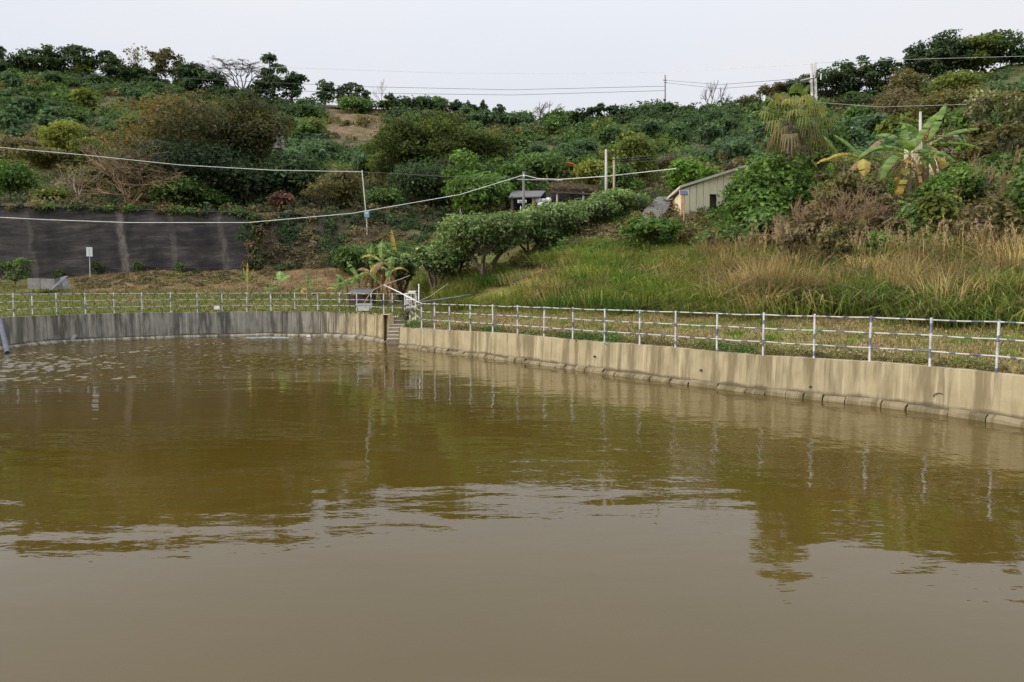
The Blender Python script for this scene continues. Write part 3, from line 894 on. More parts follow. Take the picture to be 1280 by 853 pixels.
def crown_lobes(style, W, H):
    S = STY[style]; k = S['k']; out = []
    r0 = S['lr'] * W
    zb, zt = S['bot'] * H, H
    cz, hzr = (zb + zt) / 2, (zt - zb) / 2
    for i in range(k):
        d = unit(rng.normal(size=3))
        rr = rng.random() ** (.35)
        r = r0 * random.uniform(.72, 1.2); rz = r * S['flat']
        if style == 'cone':
            t = i / (k - 1); w_ = (1 - t) * .55 + .12
            c = [math.cos(i * 2.4) * W * .22 * (1 - t), math.sin(i * 2.4) * W * .22 * (1 - t), zb + (zt - zb) * (.15 + .78 * t)]
            out.append(c + [W * w_ * .5, W * w_ * .5, (zt - zb) * .16]); continue
        if style == 'umbrella':
            a = i * 2.4 + random.uniform(-.4, .4); q = math.sqrt((i + .5) / k)
            top = 1 - .55 * q * q
            c = [math.cos(a) * q * (W / 2 - r * .7), math.sin(a) * q * (W / 2 - r * .7), zb + (zt - zb) * (top * random.uniform(.75, 1)) - rz]
            out.append(c + [r, r, rz]); continue
        if style in ('airy', 'grove') and d[2] < 0: rr = 1 - (1 - rr) * .5
        c = [d[0] * rr * max(W / 2 - r, .05), d[1] * rr * max(W / 2 - r, .05), cz + d[2] * rr * max(hzr - rz, .05)]
        out.append(c + [r, r * random.uniform(.85, 1.15), rz])
    if style in ('round', 'bush', 'mango', 'feather'):
        out.append([0, 0, cz, W * .27, W * .27, hzr * .62])
    out = np.array(out)
    if style != 'cone':      # stretch to the wanted width and height
        sx = (W / 2 * .96) / np.percentile(np.abs(out[:, 0]) + out[:, 3] * .9, 88); sy = (W / 2 * .96) / np.percentile(np.abs(out[:, 1]) + out[:, 4] * .9, 88)
        g = min(sx, 1.25)
        out[:, 0] *= sx; out[:, 1] *= sy; out[:, 3] *= g; out[:, 4] *= g
        zlo, zhi = (out[:, 2] - out[:, 5]).min(), (out[:, 2] + out[:, 5]).max(); kz = (zt - zb) / max(zhi - zlo, .01)
        out[:, 2] = zb + (out[:, 2] - zlo) * kz; out[:, 5] *= min(kz, 1.3)
    return out
def tree(u, d, vtop, wpx, style, pal, label, name='tree', cat='tree', dens=1.0, pal2=None, ls=None, fork=0, vbase=None, group=None, bark='bark', lean=0):
    b = base_at(u, d) if vbase is None else px(u, vbase, d)
    zt = px(u, vtop, d).z
    H = max(zt - b.z, .6); W = wpx / FPX * d
    t = thing(name, label, cat, b, group=group)
    S = STY[style]; lobes = crown_lobes(style, W, H)
    if lean: lobes[:, 0] += lean * lobes[:, 2]
    area = sum(4 * math.pi * l[3] * l[4] * .7 for l in lobes)
    leaf = ls or S['ls'] * (1 + max(0, (d - 60)) / 90)
    n = int(min(15000 if style == 'feather' else 11000, 1.05 * wpx * (H / d * FPX) + 250, area * S['dens'] * dens * (.17 / leaf) ** 1.6 * .5))
    V, Qd, c = lobe_leaves(lobes, n, leaf, pal)
    if pal2 is not None:          # second palette towards the upper left of the crown
        Pm = V.reshape(-1, 4, 3).mean(1); f = (-Pm[:, 0] / W + (Pm[:, 2] / H - .5) * .9 + rng.normal(0, .22, len(Pm))) > .22
        c2 = pcol(pal2, len(Pm)); c = c.reshape(-1, 4, 3); c[f] = c2[f][:, None]; c = c.reshape(-1, 3)
    link('crown', mesh_np('crown', V, Qd, col=c), M['leaf'], t)
    segs = []; rt = max(.05, S['tr'] * H)
    zf = max(lobes[:, 2].min() * .6, H * .12)
    forks = []
    if fork:
        for i in range(fork):
            a = i * 2.1 + .5; e = np.array([math.cos(a) * W * .17, math.sin(a) * W * .17, max(zf * 1.3, H * .36)])
            bent((0, 0, H * .06), e, rt * .8, rt * .55, segs, .15); forks.append(e)
        bent((0, 0, -.4), (0, 0, H * .1), rt * 1.3, rt, segs, 0, 1)
    else:
        e = np.array([rng.normal(0, .03) * H, rng.normal(0, .03) * H, zf]); bent((0, 0, -.5), e, rt * 1.15, rt * .75, segs, .08); forks.append(e)
    for l in lobes:
        s_ = min(forks, key=lambda f_: np.linalg.norm(f_[:2] - l[:2]))
        e = l[:3] - np.array([0, 0, l[5] * .2])
        bent(s_, e, rt * .5, rt * .14, segs, .14)
        for j in range(3 if d < 60 else 1):
            bent(e * .75 + s_ * .25, l[:3] + unit(rng.normal(size=3)) * l[3:6] * .9, rt * .2, rt * .05, segs, .1, 2)
    V, Qd = seg_tubes(segs, 6 if d < 50 else 4 if d < 100 else 3)
    link('trunk', mesh_np('trunk', V, Qd), M[bark], t)
    return t
def bare_tree(u, d, vtop, wpx, label, kind='vase', bark='pale_bark', name='bare_tree', depth=5, r=None, n0=1, spread=.5, vbase=None, upb=.15, seed=1):
    global rng
    keep = rng; rng = np.random.default_rng(seed); random.seed(seed)
    b = base_at(u, d) if vbase is None else px(u, vbase, d)
    H = px(u, vtop, d).z - b.z; W = wpx / FPX * d
    t = thing(name, label, 'tree', b); segs = []
    r = r or H * .018
    for i in range(n0):
        a = i * 2.4; dr = (math.cos(a) * .35 * (n0 > 1), math.sin(a) * .35 * (n0 > 1), 1)
        twigs(segs, (0, 0, 0), dr, H * .34, r, depth, spread, 3, upb)
    P = np.array([s_[1] for s_ in segs]); zm = P[:, 2].max(); xm = np.percentile(np.abs(P[:, 0]), 96)
    F = np.array([W / 2 / xm, W / 2 / xm, H / zm])
    segs = [(np.array(s_[0]) * F, np.array(s_[1]) * F, s_[2], s_[3]) for s_ in segs]
    segs.append(((0, 0, -.5), (0, 0, .02), r * 1.2, r))
    V, Q_ = seg_tubes([(a_, b_, max(c_, .010), max(d_, .007)) for a_, b_, c_, d_ in segs], 5 if depth < 5 else 4)
    link('trunk', mesh_np('trunk', V, Q_), M[bark], t)
    rng = keep
    return t
def blades(P, h, wd, lean, col, tipcol=None):
    """grass blades: P (n,3) feet, h heights, wd widths, lean (n,2) tip offsets as share of height"""
    n = len(P); a = rng.random(n) * 2 * math.pi
    S_ = np.stack([np.cos(a), np.sin(a), np.zeros(n)], 1) * wd[:, None] * .5
    Ld = np.concatenate([lean, np.zeros((n, 1))], 1)
    m = P + np.concatenate([lean * .30, np.full((n, 1), .62)], 1) * h[:, None]
    e = P + np.concatenate([lean, (1 - .45 * (lean ** 2).sum(1, keepdims=True)).clip(.3, 1)], 1) * h[:, None]
    V = np.stack([P - S_, P + S_, m + S_ * .8, m - S_ * .8, e + S_ * .12, e - S_ * .12], 1).reshape(-1, 3)
    b = (np.arange(n) * 6)[:, None]
    Qd = np.concatenate([b + np.array([[0, 1, 2, 3]]), b + np.array([[3, 2, 4, 5]])])
    tc_ = col if tipcol is None else tipcol
    c = np.stack([col, col, col, col, tc_, tc_], 1).reshape(-1, 3)
    return V, Qd, c
class Acc:
    def __init__(s): s.V = []; s.Q = []; s.C = []; s.n = 0
    def add(s, V, Q_, C_): s.V.append(V); s.Q.append(Q_ + s.n); s.C.append(C_); s.n += len(V)
    def obj(s, name, label, cat, mat, kind='stuff', parent=None):
        me = mesh_np(name, np.concatenate(s.V), np.concatenate(s.Q), col=np.concatenate(s.C))
        o = link(name, me, mat, parent)
        if parent is None: o['label'] = label; o['category'] = cat; o['kind'] = kind
        return o
def region(n, u0, u1, k0, t0, k1, t1, rough=True):
    """random ground points for u0..u1 between two of the terrain feature lines (0 shore .. 6 crest), offset in metres"""
    u = rng.uniform(u0, u1, n * 2); a = (u - 640) / FPX
    d0 = np.interp(a, KA, FD[k0]) + t0; d1 = np.interp(a, KA, FD[k1]) + t1
    if k0 == 1: d0 = d0 + .7 * np.sin(u * .031 + t1) + .45 * np.sin(u * .083 + 2)
    d = d0 + (d1 - d0) * rng.random(n * 2)
    keep = rng.random(n * 2) < (d / d.max()); u, d, a = u[keep][:n], d[keep][:n], a[keep][:n]
    x = a * d; y = d; z = hz(x, y)
    return u, d, np.stack([x, y, z], 1)
def shrub_mass(acc, u, d, P, r, pal, m=45, ls=.26, flat=.75, jit=.2):
    n = len(P); k = np.repeat(np.arange(n), m)
    D = unit(rng.normal(size=(n * m, 3))); D[:, 2] = np.abs(D[:, 2]) * .95 - .05
    rad = (1 - .4 * rng.random(n * m) ** 1.5)
    r_ = r[k][:, None]
    Pp = P[k] + D * r_ * rad[:, None] * np.array([1, 1, flat * 1.25]) + np.array([0, 0, .0])
    N = D * .8 + np.array([0, 0, .35]) + rng.normal(0, .5, (n * m, 3))
    pp = np.array(PAL[pal]) if isinstance(pal, str) else None
    tone = (1 + rng.normal(0, .25, n)).clip(.5, 1.6)
    bc = pp[rng.integers(0, len(pp), n)]
    c = (bc[k] * .6 + pp[rng.integers(0, len(pp), n * m)] * .4) * tone[k][:, None] * (1 + rng.normal(0, jit, (n * m, 1))).clip(.4, 1.8)
    s_ = ls * (d[k] / 90) ** .6 * (.6 + .8 * rng.random(n * m))
    acc.add(*leaf_quads(Pp, N, s_, c, .55))
def nfield(P, sc, o):
    return np.array([mnoise.noise(Vector((p[0] * sc, p[1] * sc, o))) for p in P])

# ------------------------------------------------------------------ hillside cover
acc = Acc()
u, d, P = region(5000, -440, 1740, 4, 2, 6, 6)
v_ = 360 - (P[:, 2] - CAMZ) / d * FPX
nf = nfield(P, .045, 5)
bare = ((u > 408) & (u < 488) & (d > 104)) | ((u > 1190) & (v_ < 108) & (d > 108))
brown = (nf > .18) | ((u > 1080) & (u < 1200) & (v_ > 75) & (v_ < 150)) | ((u < 330) & (v_ > 170))
keep = ~bare | (rng.random(len(u)) < .3)
brown = brown | (bare & (u < 500))
u, d, P, brown, nf, v_ = u[keep], d[keep], P[keep], brown[keep], nf[keep], v_[keep]
rr = rng.uniform(.8, 1.7, len(u))
for mask, pal in ((brown & (rng.random(len(u)) < .65), 'olive'), (~brown & (nf > -.05), 'mid'), (~brown & (nf <= -.05), 'blue')):
    shrub_mass(acc, u[mask], d[mask], P[mask], rr[mask], pal, 54, .25)
u, d, P = region(420, -440, 1190, 6, -12, 6, 1)
kk = ~((u > 408) & (u < 488)); u, d, P = u[kk], d[kk], P[kk]
shrub_mass(acc, u, d, P, rng.uniform(1.2, 2.3, len(u)), 'dark', 90, .24, .85)
acc.obj('hillside_scrub', 'dense green orchard scrub and undergrowth covering the whole hillside', 'scrub', M['leaf'])
acc = Acc()
u, d, P = region(420, 1185, 1740, 5, 8, 6, 6)
v_ = 360 - (P[:, 2] - CAMZ) / d * FPX
shrub_mass(acc, u, d, P + [0, 0, -.3], rng.uniform(.6, 1.0, len(u)), 'acacia', 40, .22, .5)
acc.obj('hilltop_ground_cover', 'smooth low green cover on the hilltop field at upper right', 'ground cover', M['leaf'])
# brown and dark undergrowth on the terrace and down the eroded bank
acc = Acc()
u, d, P = region(850, -440, 1000, 3, .9, 4, 4)
mk = rng.random(len(u)) < .45
shrub_mass(acc, u[mk], d[mk], P[mk], rng.uniform(.5, 1.1, mk.sum()), 'brown', 48, .19)
shrub_mass(acc, u[~mk], d[~mk], P[~mk], rng.uniform(.5, 1.2, (~mk).sum()), 'dark', 48, .19)
acc.obj('terrace_undergrowth', 'dark and brown undergrowth below the trees above the blackened wall', 'undergrowth', M['leaf'])
acc = Acc()
u, d, P = region(330, 335, 570, 2, -.5, 3, .8)
mk = nfield(P, .3, 9) > -.05
shrub_mass(acc, u[mk], d[mk], P[mk], rng.uniform(.35, .8, mk.sum()), 'brown', 90, .13)
shrub_mass(acc, u[~mk], d[~mk], P[~mk], rng.uniform(.35, .7, (~mk).sum()), 'dark', 80, .13)
shrub_mass(acc, *(lambda q: (q[0], q[1], q[2], rng.uniform(.4, .8, len(q[0])), 'dark'))(region(60, 455, 580, 3, -.6, 3, 1.0)), 90, .13)
acc.obj('bank_creepers', 'brown dry creepers and dark shrubs hanging over the eroded earth bank', 'creepers', M['leaf'])
acc = Acc()
u, d, P = region(400, 700, 960, 2, -1.5, 3, 0); nf = nfield(P, .25, 61)
for mask, pal in ((nf > .1, 'brown'), ((nf <= .1) & (nf > -.12), 'olive'), (nf <= -.12, 'lush')):
    shrub_mass(acc, u[mask], d[mask], P[mask], rng.uniform(.5, 1.1, mask.sum()), pal, 105, .15)
u, d, P = region(150, 660, 900, 1, 2, 2, 0); nf = nfield(P, .3, 67); kk = nf > -.1; u, d, P, nf = u[kk], d[kk], P[kk], nf[kk]
for mask, pal in ((nf > .2, 'olive'), ((nf <= .2) & (nf > .05), 'brown'), (nf <= .05, 'lush')):
    shrub_mass(acc, u[mask], d[mask], P[mask], rng.uniform(.3, .75, mask.sum()), pal, 110, .12)
acc.obj('slope_shrubbery', 'low mixed green and brown shrubbery on the slope below the shed', 'shrubbery', M['leaf'])
# right bank thicket
acc = Acc()
u, d, P = region(1500, 915, 1740, 2, -2.2, 4, 3)
nf = nfield(P, .22, 2)
for mask, pal, m_ in ((nf > .08, 'brown', 90), ((nf <= .08) & (nf > -.16), 'olive', 90), (nf <= -.16, 'lush', 90)):
    shrub_mass(acc, u[mask], d[mask], P[mask], rng.uniform(.5, 1.4, mask.sum()), pal, m_, .18, 1.15)
u, d, P = region(250, 880, 1740, 1, .8, 2, -1.2); nf = nfield(P, .3, 81)
for mask, pal in ((nf > .15, 'brown'), ((nf <= .15) & (nf > -.05), 'olive'), (nf <= -.05, 'lush')):
    shrub_mass(acc, u[mask], d[mask], P[mask], rng.uniform(.45, 1.05, mask.sum()), pal, 130, .13, 1.1)
acc.obj('bank_thicket', 'tangled brown and green thicket covering the upper right bank', 'thicket', M['leaf'])
acc = Acc()
u, d, P = region(420, 640, 930, 2, .8, 4, 3)
shrub_mass(acc, u, d, P, rng.uniform(.3, .6, len(u)), 'olive', 70, .14)
acc.obj('orchard_undergrowth', 'low olive undergrowth around the orchard row and the shed', 'undergrowth', M['leaf'])

# ------------------------------------------------------------------ grass
def grass_patch(name, label, n, reg, h, wd, pal, leanamt=.35, clump=None, per=1, sel=None, bias=(0, 0), mat='grass', tips=None):
    acc = Acc(); u, d, P = region(n, *reg)
    vq = 360 - (P[:, 2] - CAMZ) / d * FPX
    kk = (np.hypot((u - 622) / 34, (vq - 371) / 13) > 1) & (np.hypot((u - 672) / 40, (vq - 342) / 9) > 1)
    u, d, P = u[kk], d[kk], P[kk]
    if sel:
        f_ = nfield(P, sel[0], sel[1]) ; kk = (f_ > sel[2]) & (f_ < sel[3]); u, d, P = u[kk], d[kk], P[kk]
    if clump:
        k = np.repeat(np.arange(len(P)), per); sd = clump * rng.uniform(.4, 1.1, len(P))[k]
        off = rng.normal(0, 1, (len(k), 2)) * sd[:, None] * .5
        Q0 = P[k].copy(); Q0[:, :2] += off; Q0[:, 2] -= .05
        hh = (rng.uniform(h[0], h[1], len(P))[k]) * rng.uniform(.6, 1.05, len(k))
        ln = off / np.maximum(sd[:, None], .05) * leanamt + rng.normal(0, .15, (len(k), 2)) + np.array(bias)
        pp = np.array(PAL[pal]); bc = pp[rng.integers(0, len(pp), len(P))][k]; c = bc * .6 + pcol(pal, len(k)) * .4
        c *= (1 + rng.normal(0, .28, len(P))).clip(.5, 1.6)[k][:, None]
    else:
        Q0 = P.copy(); hh = rng.uniform(h[0], h[1], len(P)); ln = rng.normal(0, leanamt, (len(P), 2)); c = pcol(pal, len(P))
    tc_ = None
    if tips is not None: tc_ = pcol(tips, len(Q0)) * .6 + c * .4
    acc.add(*blades(Q0, hh, np.full(len(Q0), wd) * rng.uniform(.6, 1.3, len(Q0)), ln, c, tc_))
    return acc.obj(name, label, 'grass', M[mat])
grass_patch('platform_grass', 'short patchy grass on the flat ground behind the far fence', 16000, (-300, 505, 0, -.8, 1, 1.5), (.08, .28), .05, 'acacia', .4, tips='tan')
grass_patch('dry_bank_grass', 'dry matted grass on the low brown bank below the blackened wall', 6000, (-420, 540, 1, -.5, 2, .5), (.12, .35), .05, 'brown', .8, tips='tan')
grass_patch('strip_grass', 'short dry grass on the flat strip behind the right fence', 15000, (505, 1740, 0, -.8, 1, .5), (.05, .18), .028, 'olive', .5, tips='tan')
grass_patch('strip_straw', 'dry straw mat on the flat strip behind the right fence', 15000, (505, 1740, 0, -.8, 1, .5), (.05, .16), .028, 'tan', .8, tips='brown')
grass_patch('green_tufts', 'small fresh green tufts growing on the strip behind the right fence', 110, (505, 1300, 0, -.3, 1, .5), (.12, .3), .03, 'bright', .6, .5, 45)
grass_patch('slope_grass', 'short green grass carpeting the slope below the orchard row', 2000, (515, 960, 1, -.3, 2, 2.2), (.15, .42), .035, 'acacia', .7, .8, 22, tips='yellow')
grass_patch('slope_grass_mounds', 'mounded bright green grass clumps on the slope', 170, (560, 960, 1, -.2, 2, .3), (.6, 1.15), .035, 'yellow', 1.0, 1.5, 190, tips='bright', sel=(.22, 31, -9, .15))
grass_patch('green_slope_tufts', 'deep green grass clumps on the slope below the orchard row', 110, (560, 1000, 1, .2, 2, .5), (.6, 1.1), .035, 'lush', 1.0, 1.3, 170)
grass_patch('dry_slope_grass', 'patches of dry straw grass on the slope below the orchard row', 110, (560, 980, 1, 1, 2, 1), (.6, 1.2), .032, 'tan', .8, 1.2, 130, tips='tan', sel=(.22, 31, -.05, 9))
grass_patch('tall_green_grass', 'tall arching green grass at the foot of the right bank', 330, (860, 1740, 1, -.3, 2, -.8), (.7, 1.5), .05, 'acacia', 1.1, 1.6, 120, tips='yellow', sel=(.35, 71, -.28, 9))
grass_patch('cane_grass', 'deep green cane grass mixed into the right bank', 240, (930, 1740, 1, -.2, 2, -.8), (.7, 1.45), .055, 'lush', 1.0, 1.4, 110, tips='acacia', sel=(.3, 72, .02, 9))
grass_patch('dry_tall_grass', 'tall straw coloured grass on the right bank', 260, (830, 1740, 1, .0, 2, -.3), (.8, 1.6), .042, 'tan', 1.0, 1.3, 110, sel=(.3, 73, .05, 9))
grass_patch('withered_grass', 'dead brown grass in patches on the right bank', 260, (860, 1740, 1, .5, 2, -.3), (.7, 1.5), .042, 'brown', 1.1, 1.3, 100, tips='tan', sel=(.33, 74, .05, 9))
grass_patch('reed_clumps', 'clumps of tall tan reeds standing among the green grass on the right bank', 48, (880, 1740, 1, .6, 2, -.5), (1.5, 2.3), .04, 'tan', .45, 1.0, 95, tips='brown')
grass_patch('brown_reed_clumps', 'clumps of tall dead brown reeds on the right bank', 55, (880, 1740, 1, .8, 2, -.5), (1.3, 2.1), .045, 'brown', .6, 1.1, 95, tips='tan')
grass_patch('dry_reeds', 'straight dry reed stalks standing at the top of the right bank grass', 130, (900, 1740, 2, -2, 2, .8), (1.2, 1.8), .04, 'tan', .25, .6, 26)

# weeds along the top of the pond walls
acc = Acc(); pts = resample(offset(RWs, .55), .16)
pts = [p for p in pts if p.y > 8]
Pw = np.array([(p.x + random.uniform(-.1, .25), p.y + random.uniform(-.15, .15), ZR - .06) for p in pts])
nfw = nfield(Pw, .5, 4); k = nfw > -.3; Pw = Pw[k]; nfw = nfw[k]
a1 = nfw > .12
shrub_mass(acc, None, np.full(a1.sum(), 20.), Pw[a1], rng.uniform(.3, .55, a1.sum()), 'mid', 160, .085)
shrub_mass(acc, None, np.full((~a1).sum(), 20.), Pw[~a1], rng.uniform(.2, .42, (~a1).sum()), 'olive', 130, .08)
acc.obj('wall_top_weeds', 'low green and brown weeds growing along the top of the right pond wall', 'weeds', M['leaf'])
# white flower heads among the weeds
acc = Acc(); f_ = Pw[rng.integers(0, len(Pw), 90)] + np.stack([rng.normal(0, .15, 90), rng.normal(0, .1, 90), rng.uniform(.15, .38, 90)], 1)
acc.add(*leaf_quads(f_, np.tile([0, -.6, .8], (90, 1)) + rng.normal(0, .2, (90, 3)), np.full(90, .022), np.tile([.7, .7, .62], (90, 1)), .9))
acc.obj('weed_flowers', 'tiny white flowers dotted among the weeds on the right wall', 'flowers', M['leaf'])

# ------------------------------------------------------------------ trees on the crest
D0 = 138
crest = [
 (2, 56, 20, 'loose', 'dark', 'narrow dark tree cut by the left edge of the skyline'),
 (20, 80, 34, 'round', 'dark', 'low dark tree beside the narrow one at the far left skyline'),
 (33, 62, 32, 'round', 'dark', 'dark round tree, first of the joined row on the left skyline'),
 (56, 61, 28, 'round', 'dark', 'dark round tree, second of the joined row on the left skyline'),
 (76, 58, 26, 'round', 'dark', 'dark domed tree, third of the joined row on the left skyline'),
 (107, 57, 34, 'round', 'dark', 'tallest dark round tree ending the joined row on the left skyline'),
 (140, 64, 28, 'loose', 'dark', 'open dark tree just right of the joined row on the skyline'),
 (158, 74, 36, 'round', 'dark', 'broad dark tree below the bare twigs on the left skyline'),
 (172, 56, 36, 'sparse', 'brown', 'almost leafless twiggy tree rising behind dark crowns on the left skyline'),
 (186, 84, 30, 'round', 'dark', 'low dense dark tree right of the twiggy skyline tree'),
 (212, 58, 38, 'loose', 'olive', 'tall open olive tree with visible stems on the left skyline'),
 (243, 78, 36, 'round', 'dark', 'dark pointed tree left of the flat-topped bare tree'),
 (266, 90, 34, 'round', 'dark', 'low dark tree at the foot of the flat-topped bare tree'),
 (344, 65, 34, 'clumps', 'dark', 'tall dark tree with separate layered clumps right of the flat-topped bare tree'),
 (334, 95, 34, 'loose', 'dark', 'shorter dark tree under the tall layered one'),
 (366, 92, 38, 'loose', 'dark', 'round open-stemmed tree right of the tall layered one'),
 (409, 101, 26, 'loose', 'dark', 'small open tree with thin stem left of the hilltop mound'),
 (428, 109, 16, 'round', 'dark', 'tiny round tree on the left shoulder of the hilltop mound'),
 (441, 103, 22, 'loose', 'dark', 'small pointed tree on top of the hilltop mound'),
 (456, 109, 18, 'loose', 'dark', 'small brownish tree on the right shoulder of the hilltop mound'),
 (488, 116, 15, 'loose', 'dark', 'slim small tree beside the bare sapling'),
 (484, 126, 28, 'bush', 'mid', 'rounded green bush below the bare sapling'),
 (508, 121, 30, 'bush', 'dark', 'dense green bush, left one of the skyline hedge row'),
 (526, 121, 26, 'bush', 'dark', 'dense green bush, second in the skyline hedge row'),
 (549, 122, 28, 'bush', 'mid', 'dense green bush, third in the skyline hedge row'),
 (569, 127, 22, 'bush', 'dark', 'small green bush, fourth in the skyline hedge row'),
 (587, 129, 20, 'loose', 'dark', 'loose little tree left of the cone-shaped one'),
 (604, 127, 26, 'cone', 'dark', 'cone-shaped dark tree standing above the feathery trees'),
 (625, 131, 20, 'loose', 'dark', 'loose twiggy tree right of the cone-shaped one'),
 (655, 139, 32, 'bush', 'mid', 'broad bush left of the bare twisted skyline tree'),
 (690, 151, 32, 'bush', 'dark', 'dark bush under the bare twisted skyline tree'),
 (715, 140, 26, 'round', 'mid', 'round green tree with short stem at mid skyline'),
 (728, 134, 24, 'loose', 'dark', 'thin upright tree right of the round short-stemmed tree'),
 (745, 130, 24, 'loose', 'dark', 'tallest of the open trees at mid skyline'),
 (766, 132, 22, 'loose', 'dark', 'open tree with two leaning stems at mid skyline'),
 (786, 139, 26, 'loose', 'dark', 'low open tree left of the lone pole'),
 (804, 141, 34, 'bush', 'dark', 'dense bush just left of the lone skyline pole'),
 (838, 134, 40, 'bush', 'mid', 'wide bush just right of the lone skyline pole'),
 (932, 120, 32, 'sparse', 'olive', 'thin see-through tree on the skyline right of the bare pair'),
 (966, 104, 40, 'loose', 'olive', 'open grey-green tree behind the top of the fan palm'),
 (1000, 95, 46, 'airy', 'dark', 'dark spreading tree behind the double pole'),
 (1032, 82, 60, 'airy', 'dark', 'wide spreading tree with sky showing through, right of the double pole'),
 (1068, 71, 56, 'airy', 'dark', 'high arching tree with sky showing through its branches'),
 (1098, 74, 50, 'airy', 'dark', 'dark spreading tree at the right end of the airy group'),
 (1129, 61, 22, 'clumps', 'dark', 'small tuft-topped tree sticking out left of the biggest grove'),
 (1152, 52, 56, 'grove', 'dark', 'left dark spreading tree of the biggest hilltop grove'),
 (1178, 40, 62, 'grove', 'dark', 'tallest left-centre tree of the biggest hilltop grove'),
 (1212, 44, 62, 'grove', 'acacia', 'olive spreading tree in the middle of the biggest hilltop grove'),
 (1243, 39, 56, 'grove', 'dark', 'tall tree with arching bare limbs right of grove middle'),
 (1268, 62, 34, 'round', 'dark', 'low dark tree at the right end of the biggest hilltop grove'),
 (1330, 45, 60, 'grove', 'dark', 'dark spreading hilltop tree just beyond the right edge'),
]
for (u, vt, w_, sty, pal, lab) in crest:
    if sty == 'round' and w_ > 24: sty = 'grove' if u != 33 else 'round'; w_ = w_ * 1.15
    D_ = float(np.interp((u - 640) / FPX, KA, FD[6])) - 1.5
    tree(u, D_, vt, w_ * 1.05, sty, pal, lab, name='hilltop_tree', dens={'sparse': .9, 'airy': 1.3, 'grove': 1.3}.get(sty, 1.5))
def flat_bare(u, d, vtop, wpx, label):
    b = base_at(u + 6, d); H = px(u, vtop, d).z - b.z; W = wpx / FPX * d; t = thing('bare_tree', label, 'tree', b)
    segs = []; r_ = np.random.default_rng(4); ox = -6 / FPX * d
    bent((0, 0, -.5), (0, 0, H * .18), .26, .2, segs, .03, 2)
    for i in range(8):
        f = (i + .5) / 8 * 2 - 1; dx = ox + f * W * .36; zt = H * (.90 - .30 * f * f)
        m = np.array([dx * .55, r_.normal(0, .3) * 2, H * .5 + r_.normal(0, .2)]); bent((0, 0, H * (.10 + .06 * (i % 2))), m, .13, .09, segs, .16)
        for j in range(3):
            e = np.array([dx + r_.normal(0, W * .06), m[1] + r_.normal(0, W * .12), zt * (.8 + .12 * j / 2)]); bent(m, e, .085, .05, segs, .2)
            for k in range(7):
                a_ = r_.random() * 6.28; L_ = W * (.07 + .07 * r_.random())
                q = e + np.array([math.cos(a_) * L_, math.sin(a_) * L_, .08 * H * r_.random()]); q[2] = min(q[2], H * (1 - .35 * ((q[0] - ox) / (W / 2)) ** 2)); bent(e, q, .04, .022, segs, .25)
                for l_ in range(4):
                    a_ = r_.random() * 6.28; bent(q, q + np.array([math.cos(a_), math.sin(a_), .25 * r_.random()]) * W * .045, .022, .014, segs, .2, 2)
    V, Q_ = seg_tubes(segs, 4); link('trunk', mesh_np('trunk', V, Q_), M['bark'], t)
flat_bare(300, 134, 70, 96, 'flat-topped bare tree spreading its grey branches on the left skyline')
bare_tree(480, 131, 99, 26, 'thin bare sapling with upright twigs on the skyline', depth=4, spread=.3, r=.08, seed=8, upb=.3)
bare_tree(677, 131, 126, 46, 'bare twisted tree between bushes on the skyline', bark='bark', depth=4, spread=.6, r=.17, n0=2, seed=3)
bare_tree(886, 127, 100, 26, 'left tree of the bare pair on the skyline', bark='bark', depth=4, spread=.45, r=.12, n0=2, seed=11)
bare_tree(901, 127, 104, 20, 'right tree of the bare pair on the skyline', bark='bark', depth=4, spread=.45, r=.11, seed=14)

